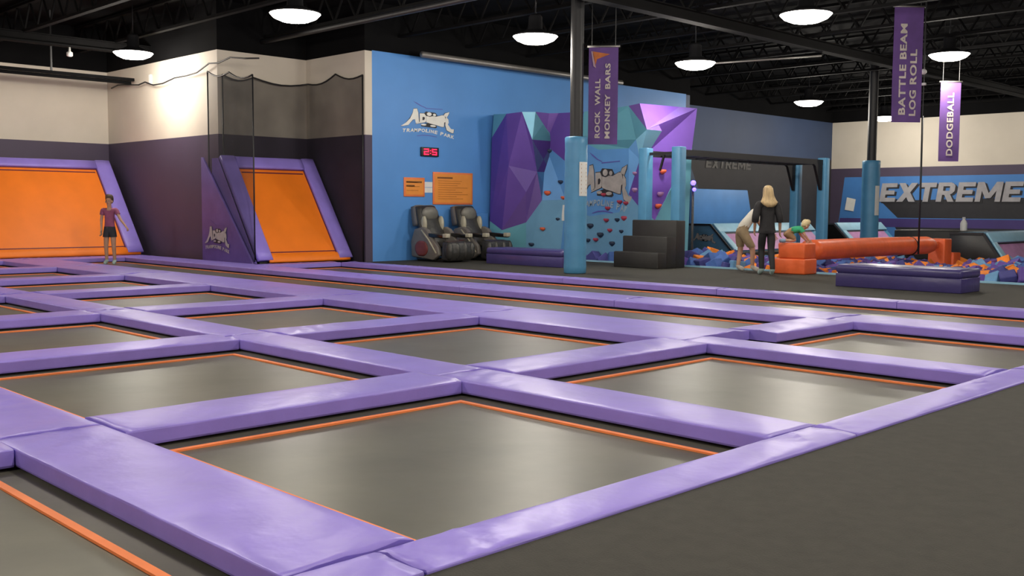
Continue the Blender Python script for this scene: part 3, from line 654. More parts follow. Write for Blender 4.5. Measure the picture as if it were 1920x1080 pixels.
def near_thing(x, y):
    return (-10.85 < x < -9.7 and y < 18.5) or (abs(x + 13.72) < .2 and abs(y - 19.35) < .2) or (abs(x + 13.2) < .3 and abs(y - 24.3) < .3) or (abs(x + 14.1) < .3 and abs(y - 24.5) < .3) or (abs(x + 10.2) < .4 and 24.1 < y < 25.4) or (x < -14.3 and y > 18.5) or (x < -9.0 and x > -12.7 and y > 25.6)
WGT = [.24, .28, .24, .11, .13]
def pick():
    r = random.random(); s = 0
    for k, w_ in enumerate(WGT):
        s += w_
        if r < s: return k
    return 1
rest = MB(); cnt = 0; restm = []
NEARC = 295
for (dp, x, y) in spots:
    if near_thing(x, y): continue
    k = pick(); z = pit_z(x, y) + random.uniform(-.04, .05)
    if y < 18.5: z -= .02
    rot = (random.uniform(-.7, .7), random.uniform(-.7, .7), random.uniform(0, 1.57))
    if cnt < NEARC:
        o = bpy.data.objects.new('foam_cube', cube_me[k]); COL.objects.link(o); o.location = (x, y, z); o.rotation_euler = rot
        if x < -14.3: meta(o, '%s foam cube under the climbing wall beside the black steps' % FC[k][0], 'foam cube', 'foam cubes below the climbing wall')
        else:
            edge = 'at the kerb' if y < 18.8 else ('further in' if y < 20.2 else 'deep in the pit')
            where = 'between blue frame posts and woman' if x < -11.4 else ('around the orange block' if x < -9.4 else ('behind the shiny purple bench' if x < -6.8 else 'past the end of the purple bench'))
            meta(o, '%s foam cube %s %s' % (FC[k][0], edge, where), 'foam cube', '%s foam cubes %s %s' % (FC[k][0], edge, where))
        cnt += 1
    else:
        M = Matrix.Rotation(rot[2], 3, 'Z') @ Matrix.Rotation(rot[0], 3, 'X') @ Matrix.Rotation(rot[1], 3, 'Y')
        c = Vector((x, y, z)); h = .133
        vs = [c + M @ Vector((sx * h, sy * h, sz * h)) for sz in (-1, 1) for sy in (-1, 1) for sx in (-1, 1)]
        rest.add(vs, [(0, 2, 3, 1), (4, 5, 7, 6), (0, 1, 5, 4), (1, 3, 7, 5), (3, 2, 6, 7), (2, 0, 4, 6)], k)
# lower layer that the top cubes lie on
yy = 18.42
while yy < 27.5:
    xx = -14.15
    while xx < -3.5:
        c = Vector((xx + random.uniform(-.04, .04), yy, pit_z(xx, yy) - .2)); h = .13; k = pick()
        if not near_thing(c.x, c.y):
            M = Matrix.Rotation(random.uniform(0, 1.5), 3, 'Z') @ Matrix.Rotation(random.uniform(-.4, .4), 3, 'X')
            vs = [c + M @ Vector((sx * h, sy * h, sz * h)) for sz in (-1, 1) for sy in (-1, 1) for sx in (-1, 1)]
            rest.add(vs, [(0, 2, 3, 1), (4, 5, 7, 6), (0, 1, 5, 4), (1, 3, 7, 5), (3, 2, 6, 7), (2, 0, 4, 6)], k)
        xx += .25
    yy += .25
meta(rest.build('foam_cubes', FM), 'deep fill of mixed orange, purple and blue foam cubes', 'foam cubes', None, 'stuff')
struct(MB().box(-16.9, -3.4, 18.26, 28.0, -1.0, -.42).build('floor_pit', PITFLOOR), 'foam pit floor')
struct(MB().box(-20.5, X1, 28.0, YF, -1.0, -.02).build('floor_back', CARPET), 'dark floor behind the foam pit')
struct(MB().box(XB, -16.9, 18.2, 28.0, -1.0, -.02).build('floor_pit_side', CARPET), 'dark floor beside the foam pit')

# ---------------------------------------------------------------- sloped blue units behind the pit
def pit_slope(label, x0, xt, xb, y0, y1, zt, side_m, logo=False):
    t = empty('pit_slope', (x0, y0, -.02), 0, label, 'ramp', 'padded ramps behind the pit')
    MB().prism([(0, 0, 0), (0, 0, zt), (xt - x0, 0, zt), (xb - x0, 0, 0)], (0, .06, 0)).build('side_panel', side_m, t, bevel=.006)
    b = MB(); e = .035
    for p, q in (((0, -.01, zt), (xt - x0, -.01, zt)), ((xt - x0, -.01, zt), (xb - x0, -.01, .0))): b.bar(p, q, .05, .06)
    b.build('edge_trim', BLACK_PR, t)
    L = y1 - y0
    MB().prism([(0, .06, 0), (0, .06, zt + .02), (xt - x0, .06, zt + .02), (xb - x0, .06, 0)], (0, L, 0)).build('body', TEALBLUE, t)
    d = Vector((xb - xt, 0, -zt)); n = Vector((zt, 0, xb - xt)).normalized(); P = lambda s, y: Vector((xt - x0, 0, zt)) + d * s + Vector((0, y, 0)) + n * .02
    MB().prism([P(0, .07), P(.32, .07), P(.32, L), P(0, L)], n * .05).build('top_pad', LTBLUE, t, bevel=.012)
    MB().prism([P(.32, .07), P(1.0, .07), P(1.0, .40), P(.32, .30)], n * .05).build('side_pad', LTBLUE, t, bevel=.012)
    MB().prism([P(.32, .34), P(.98, .44), P(.98, L - .3), P(.32, L - .3)], n * .012).build('bed', PINK, t)
    MB().prism([P(.33, .36), P(.37, .36), P(.37, L - .3), P(.33, L - .3)], n * .02).build('seam_line', BLACK_PR, t)
    if logo: emblem('', '', (.28, -.006, .14), (1, 0, 0), (0, 0, 1), (0, -1, 0), .95, .52, (ASH_PR, BLACK_PR, side_m), False, t)
    return t
pit_slope('blue padded ramp with small emblem behind the cubes near the frame', -19.45, -18.45, -17.62, 27.0, 33.0, .82, mat('steel_blue_vinyl', (.10, .23, .36), .5, .08, 3), True)
pit_slope('padded ramp with black side panel beyond the far end of the log', -10.55, -9.72, -9.22, 25.9, 33.0, .74, mat('black_side_vinyl', (.018, .02, .022), .4, .1, 4))
pit_slope('small far blue ramp with pink bed between the frame posts and column', -18.1, -17.7, -16.9, 33.5, 37.0, .82, BLACK_P)
bw = empty('padded_wall', (-19.85, 27.75, -.02), 0, 'large plain blue wall pad standing behind the blue ramp', 'wall pad')
MB().prism([(0, 0, .7), (0, 0, 1.98), (0, 3.35, 1.98), (0, 3.75, .7)], (.12, 0, 0)).build('pad', mat('azure_vinyl', (.09, .27, .62), .5, .06, 2), bw, bevel=.03)
MB().box(0, .08, .3, .4, 0, .7).box(0, .08, 3.0, 3.1, 0, .7).build('leg', BLACK_STEEL, bw)
sh = empty('black_platform', (-11.6, 27.0, -.02), 0, 'low black padded platform between the log and far ramp', 'platform')
MB().box(-.9, 1.0, 0, 1.6, 0, .78).build('block', FOAMB, sh, bevel=.03)
bt = empty('bottle', (-10.72, 27.2, .76), 0, 'white plastic bottle standing on the low black platform', 'bottle')
MB().lathe([(.075, 0), (.085, .02), (.085, .20), (.06, .26), (.035, .29), (.035, .31)], n=16).build('body', PAPER, bt, smooth=True)
MB().lathe([(.04, .31), (.04, .36)], n=14).build('cap', mat('bottle_cap', (.6, .6, .6), .5), bt)

# ---------------------------------------------------------------- mural on the far wall and on the recess wall
mu = empty('wall_mural', (-16.5, YF, 0), 0, 'blue and black mural with large grey EXTREME lettering on the far wall', 'mural')
def flat(nm, pts, h, mt, par): return MB().prism([(x + 16.5, -h, z) for x, z in pts], (0, h - .001, 0)).build(nm, mt, par)
flat('blue_field', [(-20.3, 0.0), (-20.0, 2.6), (-6, 2.6), (-6, 0)], .006, mat('mural_blue', (.055, .20, .52), .6, .1, 1), mu)
flat('black_band', [(-18.45, 1.64), (-17.75, 1.0), (-6, 1.0), (-6, 1.9), (-18.45 + .05, 1.66)], .009, BLACK_PR, mu)
flat('black_foot', [(-17.85, .65), (-17.4, 0), (-6, 0), (-6, .65)], .009, BLACK_PR, mu)
flat('purple_stripe', [(-20.2, .64), (-20.15, .97), (-6, .97), (-6, .64)], .012, mat('mural_purple', (.055, .035, .17), .6, .1, 1), mu)
BLK = {'E': (.92, [[(0, 0), (.30, 0), (.30, 1), (0, 1)], [(.2, .78), (.92, .78), (.92, 1), (.2, 1)], [(.2, .39), (.82, .39), (.82, .61), (.2, .61)], [(.2, 0), (.92, 0), (.92, .22), (.2, .22)]]),
 'X': (1.08, [[(0, 0), (.36, 0), (1.08, 1), (.72, 1)], [(.72, 0), (1.08, 0), (.36, 1), (0, 1)]]), 'T': (.98, [[(0, .76), (.98, .76), (.98, 1), (0, 1)], [(.34, 0), (.64, 0), (.64, .8), (.34, .8)]]),
 'R': (1.0, [[(0, 0), (.30, 0), (.30, 1), (0, 1)], [(.2, .80), (.72, .80), (.86, .84), (.72, 1), (.2, 1)], [(.2, .36), (.72, .36), (.86, .50), (.72, .57), (.2, .57)], [(.66, .50), (.80, .40), (.95, .55), (.95, .82), (.80, .97), (.66, .86)], [(.38, .42), (.70, .42), (1.0, 0), (.66, 0)]]),
 'M': (1.32, [[(0, 0), (.28, 0), (.28, 1), (0, 1)], [(1.04, 0), (1.32, 0), (1.32, 1), (1.04, 1)], [(0, 1), (.34, 1), (.80, .18), (.52, .18)], [(1.32, 1), (.98, 1), (.52, .18), (.80, .18)]])}
def block_word(word, par, org, eu, ev, en, wdt, hgt, mt, nm, h, th=.02, gap=.10, slant=.16):
    tot = sum(BLK[c][0] for c in word) + gap * (len(word) - 1) + slant; sx = wdt / tot; x = 0; org, eu, ev, en = map(Vector, (org, eu, ev, en))
    for c in word:
        b = MB()
        for k, pl in enumerate(BLK[c][1]): b.prism([org + eu * ((x + p[0] + slant * p[1]) * sx) + ev * (p[1] * hgt) + en * (h + k * .0006) for p in pl], -en * th)
        b.build(nm, mt, par); x += BLK[c][0] + gap
block_word('EXTREME', mu, (-2.0, 0, 1.62), (1, 0, 0), (0, 0, 1), (0, -1, 0), 5.35, .72, GREY_L, 'letter', .05)
block_word('EXTREME', mu, (-1.93, 0, 1.57), (1, 0, 0), (0, 0, 1), (0, -1, 0), 5.35, .72, BLACK_PR, 'letter_shadow', .022, .008)
pst = MB().prism([(-.22, 0, -.22), (.16, 0, -.28), (.24, 0, .20), (-.14, 0, .28)], (0, .006, 0)).build('poster', PAPER); pst.location = (-19.72, YF - .04, 1.52); meta(pst, 'white tilted sheet on the blue mural near the far column', 'notice')
wl = empty('recess_lettering', (XR, 31.2, 2.85), 0, 'faded grey EXTREME lettering high on the dark recess wall', 'lettering')
block_word('EXTREME', wl, (0, -1.45, -.13), (0, 1, 0), (0, 0, 1), (1, 0, 0), 2.9, .34, mat('faded_grey_print', (.11, .105, .10), .7, .2, 5), 'letter', .02, .015)  # letter grey darkened to carry the shade on this wall
bp = MB().prism([(XR + .002, 26.5, .2), (XR + .002, 26.5, 3.2), (XR + .002, 28.6, 3.2), (XR + .002, 29.6, 1.6), (XR + .002, 29.0, .2)], (.006, 0, 0)).build('mural_patch', mat('mural_slate', (.05, .075, .13), .6, .1, 1)); meta(bp, 'slanted slate blue patch painted on the dark recess wall', 'mural')

# ---------------------------------------------------------------- hanging banners
CREAM = mat('cream_print', (.50, .45, .41), .7, .12, 8)
def banner(label, c, ang, wdt, hgt, lines, flame, roof=ZR):
    """cloth hanging from a rod; c: top centre, ang: direction of its width in plan"""
    t = empty('hanging_banner', c, ang, label, 'banner', 'hanging banners'); n = 18; q = 4; vs = []; fs = []
    for i in range(n + 1):
        for j in range(q + 1):
            u, v = j / q - .5, i / n; vs.append((u * wdt * (1 - .0 * v), .015 * math.sin(v * 5 + u * 2) * v, -v * hgt))
    for i in range(n):
        for j in range(q): a = i * (q + 1) + j; fs.append((a, a + 1, a + q + 2, a + q + 1))
    k = len(vs); vs2 = [(x, y + .008, z) for x, y, z in vs]; fs2 = [tuple(k + i for i in reversed(f)) for f in fs]
    MB().add(vs + vs2, fs + fs2).build('cloth', CLOTH_BAN, t, smooth=True)
    MB().tube([(-wdt / 2 - .03, .004, .0), (wdt / 2 + .03, .004, .0)], .022, 8).build('rod', STEEL, t, smooth=True)
    for s in (-.4, .4): MB().tube([(s * wdt, .004, 0), (s * wdt, .004, roof - c[2])], .008, 6).build('hanger', BLACK_STEEL, t)
    for (txt, x, z0, ln, th) in lines:
        me = fit_text(text_mesh(txt, 1, .03, 0, 1.1, .003), ln, th)
        for v in me.vertices:
            a, b_, d = v.co.x, v.co.y, v.co.z; zz = -hgt + z0 + a; xx = x - b_; vv = -zz / hgt
            v.co = Vector((xx, .015 * math.sin(vv * 5 + xx / wdt * 2) * vv - .008 - (.003 if d > 0 else 0), zz))
        link('lettering', me, CREAM, t)
    if flame:
        MB().prism([(-.38 * wdt, -.012, -.05 * hgt), (.22 * wdt, -.012, -.08 * hgt), (-.22 * wdt, -.012, -.13 * hgt), (-.28 * wdt, -.012, -.2 * hgt)], (0, .006, 0)).build('orange_mark', mat('rust_print', (.45, .13, .03), .7, .2, 6), t)
        MB().prism([(-.42 * wdt, -.012, -.05 * hgt), (-.36 * wdt, -.012, -.05 * hgt), (-.25 * wdt, -.012, -.22 * hgt), (-.34 * wdt, -.012, -.2 * hgt)], (0, .006, 0)).build('pale_mark', mat('dusty_pink_print', (.45, .30, .36), .7, .2, 6), t)
    return t
AB = math.atan2(.711, .703)
banner('purple banner reading ROCK WALL MONKEY BARS beside the near column', (-12.82, 15.10, 4.36), AB - .12, .56, 1.85, [('ROCK', -.055, .12, .51, .10), ('WALL', -.055, .74, .50, .10), ('MONKEY', .135, .11, .84, .10), ('BARS', .135, 1.05, .48, .10)], True)
banner('purple banner reading BATTLE BEAM LOG ROLL hanging above the orange log', (-9.4, 20.65, 5.43), AB + .05, .61, 2.34, [('BATTLE', -.03, .15, 1.02, .14), ('BEAM', -.03, 1.28, .71, .14), ('LOG', .19, .13, .52, .14), ('ROLL', .19, .77, .71, .14)], False)
banner('small far purple banner reading DODGEBALL in front of the far white wall', (-9.9, 24.06, 4.26), AB + .0, .47, 1.83, [('DODGEBALL', .08, .13, 1.45, .15)], False)
rp = MB().tube([(-9.99, 22.8, 3.4), (-9.985, 22.82, 1.8), (-9.98, 22.82, .30)], .022, 8).build('hanging_rope', BLACK_STEEL, None, smooth=True)
rp2 = MB().tube([(-9.99, 22.8, 3.38), (-9.99, 22.8, ZR)], .012, 8).build('rope_top', BLACK_STEEL, rp); meta(rp, 'dark rope hanging from the roof down to the orange log', 'rope')

# ---------------------------------------------------------------- nets on the walls of the alcove and jutting wall
def net(label, path, z0, zt, mt, sagpts=None, edge=.018):
    """net hung along a plan path; zt: list of top heights, one per point"""
    t = empty('safety_net', (path[0][0], path[0][1], z0), 0, label, 'net', 'black safety nets'); o = Vector((path[0][0], path[0][1], z0)); vs = []; fs = []; n = 5
    pts = []; tops = []
    for i in range(len(path) - 1):
        for k in range(6):
            u = k / 6; pts.append(Vector(path[i]).lerp(Vector(path[i + 1]), u)); tops.append(zt[i] + (zt[i + 1] - zt[i]) * u - .10 * math.sin(math.pi * u))
    pts.append(Vector(path[-1])); tops.append(zt[-1])
    for p, z in zip(pts, tops):
        for k in range(n + 1): vs.append((p.x - o.x, p.y - o.y, (z - z0) * k / n))
    for i in range(len(pts) - 1):
        for k in range(n): a = i * (n + 1) + k; fs.append((a, a + n + 1, a + n + 2, a + 1))
    MB().add(vs, fs).build('mesh', mt, t)
    MB().tube([(p.x - o.x, p.y - o.y, z - z0) for p, z in zip(pts, tops)], edge, 6).build('top_cable', BLACK_STEEL, t, smooth=True)
    for i in (0, len(path) - 1):
        p = path[i]; MB().tube([(p[0] - o.x, p[1] - o.y, 0), (p[0] - o.x, p[1] - o.y, zt[i] - z0)], edge, 6).build('edge_cord', BLACK_STEEL, t, smooth=True)
    return t
net('black net lining the alcove walls below a sagging cable', [(-21.15, 11.72), (-21.13, 12.5), (-21.13, 13.975), (-20.0, 13.975), (-18.95, 13.975)], .02, [4.24, 4.24, 4.22, 4.36, 4.25], NET1)
net('narrow black net panel standing above the triangular purple side panel', [(-21.35, 11.465), (-20.4, 11.465), (-19.42, 11.465)], .10, [4.30, 4.20, 4.06], NET2)
cb = MB(); cpts = [(-26.5, 11.5, 4.33), (-26.1, 11.5, 4.38), (-25.75, 11.5, 4.36), (-24.9, 11.5, 4.29), (-24.54, 11.5, 4.33), (-24.1, 11.5, 4.22), (-23.6, 11.5, 4.22), (-22.99, 11.5, 4.30), (-22.4, 11.5, 4.30), (-21.9, 11.5, 4.33), (-21.34, 11.5, 4.48), (-20.9, 11.5, 4.45), (-20.4, 11.5, 4.52), (-19.8, 11.5, 4.44), (-19.3, 11.55, 4.40)]
cb.tube(cpts, .018, 6); meta(cb.build('net_cable', BLACK_STEEL, None, smooth=True), 'sagging black cable strung along the lit jutting wall', 'cable')
sn = MB().box(-.05, .05, -.06, 0, 0, .24).build('wall_sensor', PAPER, None, bevel=.01); sn.location = (-24.5, YB, 4.28); meta(sn, 'small white upright sensor on the lit jutting wall', 'sensor')
sm = empty('smoke_detector', (-24.6, 9.7, 4.98), 0, 'small white ceiling sensor beside the lamp near the jutting wall', 'sensor')
MB().lathe([(.03, -.22), (.07, -.2), (.07, -.12), (.03, -.1), (.02, 0)], n=14).build('body', PAPER, sm, smooth=True)
vc = empty('security_camera', (-9.3, 21.2, 4.1), 0, 'small white security camera beside the log roll banner', 'camera')
MB().ell((0, 0, .06), (.06, .06, .06), 12, 8).build('dome', PAPER, vc, smooth=True); MB().tube([(0, 0, .1), (0, 0, ZR - 4.1)], .012, 6).build('stem', BLACK_STEEL, vc); MB().box(-.05, .05, -.03, .03, -.22, -.17).build('tag', PAPER, vc)

# ---------------------------------------------------------------- ceiling lamps
LM = {}
def lamp(x, y, label, z=4.60, on=LAMP_W):
    t = empty('ceiling_lamp', (x, y, z), 0, label, 'lamp', 'round ceiling lamps')
    if not LM:
        a = MB().lathe([(.44, .02), (.43, .05), (.26, .10), (.14, .16), (.13, .40), (.10, .44)], n=24); LM['reflector'] = (a.mesh('reflector'), BLACK_STEEL)
        a = MB().lathe([(.06, -.125), (.24, -.105), (.37, -.05), (.44, .02)], n=24); LM['lens'] = (a.mesh('lens'), LENS)
        a = MB().tube([(0, 0, .44), (0, 0, ZR - 4.60)], .012, 6); LM['rod'] = (a.mesh('rod'), BLACK_STEEL)
        for nm, (me, mt) in LM.items():
            me.materials.append(mt); me.polygons.foreach_set('use_smooth', [True] * len(me.polygons))
    for nm, (me, mt) in LM.items():
        o = bpy.data.objects.new(nm, me); COL.objects.link(o); o.parent = t
    ld = bpy.data.lights.new('lamp_light', 'POINT'); ld.energy = on; ld.color = LAMP_COL; ld.shadow_soft_size = .22
    lo = bpy.data.objects.new('lamp_light', ld); COL.objects.link(lo); lo.parent = t; lo.location = (0, 0, -.36)
    return t
for x, y, lb in ((-23.15, 10.58, 'lit round ceiling lamp close to the jutting wall it brightens'), (-15.5, 10.0, 'lit round ceiling lamp over the middle of the long lanes'), (-14.1, 14.55, 'lit round ceiling lamp hanging beside the near column'),
                 (-13.3, 18.75, 'lit round ceiling lamp in front of the climbing wall top'), (-9.15, 16.1, 'lit round ceiling lamp above the purple bench'), (-9.78, 23.6, 'lit round ceiling lamp beyond the log roll banner'),
                 (-16.3, 29.0, 'lit round ceiling lamp near the dark recess wall'), (-17.0, 35.6, 'lit round ceiling lamp low against the far white wall')):
    lamp(x, y, lb, {-23.15: 4.775, -13.3: 4.447, -9.78: 4.80}.get(x, 4.60), LAMP_W * (1.5 if y > 28 else 1))
k = 0
for x, y in ((-9.0, 9.3), (-2.8, 9.3), (-2.8, 16.1), (-9.0, 3.2), (-15.5, 3.2), (-22.0, 3.2), (-2.8, 3.0), (-2.8, -3.2), (-9.0, -3.2), (3.5, 9.3), (3.5, 3.0), (-2.8, 23.5), (-10.5, 35.5)):
    lamp(x, y, on=LAMP_W * (1.8 if y < 0 or x > 0 else 1), label='lit round ceiling lamp out of view, %s of the overhead grid behind the camera' % (['first', 'second', 'third', 'fourth', 'fifth', 'sixth', 'seventh', 'eighth', 'ninth', 'tenth', 'eleventh', 'twelfth', 'thirteenth'][k])); k += 1
# ---------------------------------------------------------------- people
SKIN_M = mat('skin', (.52, .30, .20), .55, .08, 8)
def seg_dist(p, a, b):
    ab = b - a; t = max(0, min(1, (p - a).dot(ab) / max(1e-9, ab.length_squared))); return (p - (a + ab * t)).length, t
def hand_chain(wr, dr, side, spread=1.0, sc=1.0):
    """palm and five curled fingers hanging along dr; side: unit vector towards the thumb"""
    dr = Vector(dr).normalized(); side = Vector(side).normalized(); nrm = dr.cross(side).normalized(); wr = Vector(wr); out = []
    palm = wr + dr * .075 * sc
    for k, (off, ln) in enumerate(((.030, .070), (.011, .078), (-.010, .073), (-.029, .056))):
        b0 = wr + dr * .055 * sc + side * off * sc; b1 = palm + dr * .028 * sc + side * off * 1.15 * sc
        b2 = b1 + (dr * .8 + nrm * .35) * ln * .5 * sc; b3 = b2 + (dr * .45 + nrm * .8) * ln * .45 * sc
        out.append(([b0, b1, b2, b3], [.012 * sc, .0095 * sc, .0088 * sc, .0075 * sc]))
    t0 = wr + dr * .03 * sc + side * .022 * sc; t1 = t0 + (side * .8 + dr * .55) * .035 * sc; t2 = t1 + (dr * .9 + side * .25 + nrm * .25) * .035 * sc
    out.append(([t0, t1, t2], [.013 * sc, .0105 * sc, .0085 * sc]))
    return palm, out
def person(label, loc, rz, J, wear, hair, face=True, hs=1.0, group=None, cuts=()):
    t = empty('person', loc, rz, label, 'person', group)
    V = []; E = []; Rr = []; roots = []; segs = []
    idx = {}
    def nv(n, p, r): idx[n] = len(V); V.append(Vector(p)); Rr.append(r)
    def ed(a, b): E.append((idx[a], idx[b])); segs.append((a + '>' + b, V[idx[a]], V[idx[b]]))
    for n, (p, r) in J.items(): nv(n, p, r)
    roots.append(idx['pelvis'])
    for a, b in (('pelvis', 'waist'), ('waist', 'chest'), ('chest', 'neck'), ('neck', 'jaw'), ('jaw', 'head'), ('head', 'crown')): ed(a, b)
    for s in 'LR':
        for a, b in (('chest', 'sh' + s), ('sh' + s, 'el' + s), ('el' + s, 'wr' + s), ('pelvis', 'hip' + s), ('hip' + s, 'kn' + s), ('kn' + s, 'an' + s), ('an' + s, 'toe' + s)): ed(a, b)
        dr = V[idx['wr' + s]] - V[idx['el' + s]]; side = Vector((0, 1, 0)) - dr.normalized() * dr.normalized().y
        if side.length < .2: side = Vector((0, 0, 1))
        palm, chains = hand_chain(V[idx['wr' + s]], dr, side, 1, hs)
        nv('palm' + s, palm, (.036 * hs, .018 * hs)); ed('wr' + s, 'palm' + s)
        for pts, rs in chains:
            base = len(V); roots.append(base)
            for k, (p, r) in enumerate(zip(pts, rs)):
                V.append(p); Rr.append(r)
                if k: E.append((base + k - 1, base + k))
    me = bpy.data.meshes.new('body'); me.from_pydata([tuple(v) for v in V], E, [])
    tmp = bpy.data.objects.new('tmp', me); COL.objects.link(tmp)
    md = tmp.modifiers.new('Skin', 'SKIN'); md.use_smooth_shade = True; md.branch_smoothing = .6
    for k, sv in enumerate(me.skin_vertices[0].data):
        r = Rr[k]; sv.radius = r if isinstance(r, tuple) else (r, r); sv.use_root = k in roots
    sb = tmp.modifiers.new('Sub', 'SUBSURF'); sb.levels = 2; sb.render_levels = 2
    dg = bpy.context.evaluated_depsgraph_get(); bm_ = bpy.data.meshes.new_from_object(tmp.evaluated_get(dg)); bpy.data.objects.remove(tmp)
    body = link('body', bm_, SKIN_M, t, True)
    # clothes: shells that follow the body, cut straight at the hems
    cm = bm_.copy(); bb = bmesh.new(); bb.from_mesh(cm)
    for co, no in cuts: bmesh.ops.bisect_plane(bb, geom=bb.verts[:] + bb.edges[:] + bb.faces[:], plane_co=co, plane_no=no)
    for a, b, u in (('shL', 'elL', .5), ('shR', 'elR', .5), ('chest', 'neck', .42)):
        A, B = V[idx[a]], V[idx[b]]; bmesh.ops.bisect_plane(bb, geom=bb.verts[:] + bb.edges[:] + bb.faces[:], plane_co=A.lerp(B, u), plane_no=B - A)
    bb.normal_update(); bb.to_mesh(cm); bb.free(); bm_ = cm
    near = []
    for p in bm_.polygons:
        c = p.center; best = min(((seg_dist(c, a, b), n) for n, a, b in segs), key=lambda q: q[0][0]); near.append((best[1], best[0][1]))
    split = []
    for w_ in wear:
        if w_[0] in ('shoe', 'sock'):
            for sg in (-1, 1): split.append((w_[0], w_[1], w_[2], (lambda s, u, c, r=w_[3], g=sg: r(s, u, c) and c.x * g > 0)))
        else: split.append(w_)
    for nm, mt, off, rule in split:
        keep = [p.index for p, (sg, u) in zip(bm_.polygons, near) if rule(sg, u, p.center)]
        vm = {}; vs = []; fs = []
        for pi in keep:
            f = []
            for vi in bm_.polygons[pi].vertices:
                if vi not in vm: vm[vi] = len(vs); v = bm_.vertices[vi]; vs.append(v.co + v.normal * off)
                f.append(vm[vi])
            fs.append(f)
        m2 = bpy.data.meshes.new(nm); m2.from_pydata([tuple(v) for v in vs], [], fs); link(nm, m2, mt, t, True)
    # face
    if face:
        h = V[idx['head']]; j = V[idx['jaw']]; up = (V[idx['crown']] - j).normalized(); fw = Vector(face).normalized(); rt = fw.cross(up).normalized(); r = Rr[idx['head']]; r = r[0] if isinstance(r, tuple) else r
        c = (h * .6 + j * .4)
        for s in (-1, 1):
            p = c + rt * s * r * .38 + fw * r * .93 + up * .01; MB().ell(p, (.011, .011, .009), 8, 6).build('eye', BLACK_PR, t, smooth=True)
            p = c + rt * s * r * 1.0 - up * .005; MB().ell(p, (.018, .022, .03), 8, 6).build('ear', SKIN_M, t, smooth=True)
        MB().prism([c + fw * r * .95 + up * .012, c + fw * r * .95 - up * .03 - rt * .014, c + fw * (r * .95 + .022) - up * .028, c + fw * r * .95 - up * .03 + rt * .014], -fw * .02).build('nose', SKIN_M, t, smooth=True)
        q = c + fw * r * .90 - up * .05; MB().ell(q, (.02, .012, .006), 8, 6).build('mouth', mat('lips', (.40, .12, .11), .5), t, smooth=True)
    hm = hair(t)
    return t
def hair_loft(name, mt, rings, t, n=20, strand=.06, seed=1):
    out = []
    for (c, rx, ry) in rings:
        ring = []
        for k in range(n):
            a = 2 * math.pi * k / n; w_ = 1 + strand * noise.noise(Vector((math.cos(a) * 4 + seed, math.sin(a) * 4, c[2] * 3)))
            ring.append((c[0] + rx * w_ * math.cos(a), c[1] + ry * w_ * math.sin(a), c[2] + .012 * noise.noise(Vector((k * .9, c[2] * 4, seed)))))
        out.append(ring)
    return MB().loft(out).build(name, mt, t, smooth=True)
C_BLACK = mat('black_knit', (.016, .015, .017), .8, .15, 10, .2, 40); C_LEG = mat('black_leggings', (.013, .013, .015), .7, .1, 8)
C_WHITE = mat('cream_cotton', (.62, .58, .50), .8, .08, 8, .2, 20); C_KHAKI = mat('khaki_cotton', (.30, .22, .13), .8, .12, 8, .2, 20)
C_GREEN = mat('green_cotton', (.03, .34, .16), .8, .1, 8, .2, 20); C_TAN = mat('tan_cotton', (.30, .17, .08), .8, .15, 8)
C_PINK = mat('raspberry_cotton', (.30, .08, .16), .8, .12, 8, .2, 20); C_DK = mat('charcoal_cotton', (.035, .035, .045), .8, .1, 8)
C_SHOE = mat('pale_teal_shoe', (.42, .55, .53), .6, .1, 8); C_SOCK = mat('white_sock', (.62, .60, .56), .8); C_JEAN = mat('pale_denim', (.25, .35, .50), .8)
H_BLOND = mat('ash_blonde_hair', (.46, .33, .17), .55, .35, 25, .4, 60, stretch=(1, 1, .15)); H_PALE = mat('pale_blond_hair', (.62, .50, .28), .6, .2, 25, .3, 60); H_BROWN = mat('brown_hair', (.085, .055, .03), .6, .3, 25, .3, 60)
torso = lambda s, u=1.0: s.split('>')[0] in ('pelvis', 'waist', 'chest') and not (s.endswith('>neck') and u > .42)
# woman walking away from the camera
JW = dict(pelvis=((0, 0, .90), (.145, .105)), waist=((0, .0, 1.06), (.115, .085)), chest=((0, .0, 1.27), (.135, .095)), neck=((0, .01, 1.43), (.048, .05)), jaw=((0, .03, 1.50), (.062, .068)), head=((0, .02, 1.575), (.074, .088)), crown=((0, .01, 1.635), (.055, .065)),
 shL=((-.165, 0, 1.355), .052), elL=((-.23, -.02, 1.10), .040), wrL=((-.22, .07, .88), .027), shR=((.165, 0, 1.355), .052), elR=((.225, -.05, 1.10), .040), wrR=((.245, .0, .86), .027),
 hipL=((-.085, 0, .84), (.095, .09)), knL=((-.075, .10, .48), (.058, .06)), anL=((-.07, .06, .09), (.040, .042)), toeL=((-.08, .21, .035), (.040, .028)),
 hipR=((.085, 0, .84), (.095, .09)), knR=((.08, -.02, .48), (.058, .06)), anR=((.085, -.16, .12), (.040, .042)), toeR=((.095, -.03, .035), (.040, .028)))
def w_hair(t): hair_loft('hair', H_BLOND, [((0, .01, 1.70), .03, .03), ((0, .0, 1.685), .062, .07), ((0, -.005, 1.64), .088, .10), ((0, -.01, 1.57), .096, .105), ((0, -.03, 1.50), .105, .085), ((0, -.06, 1.43), .135, .06), ((0, -.10, 1.39), .16, .05), ((0.01, -.115, 1.34), .13, .04), ((.02, -.12, 1.29), .06, .025)], t, 24, .16)
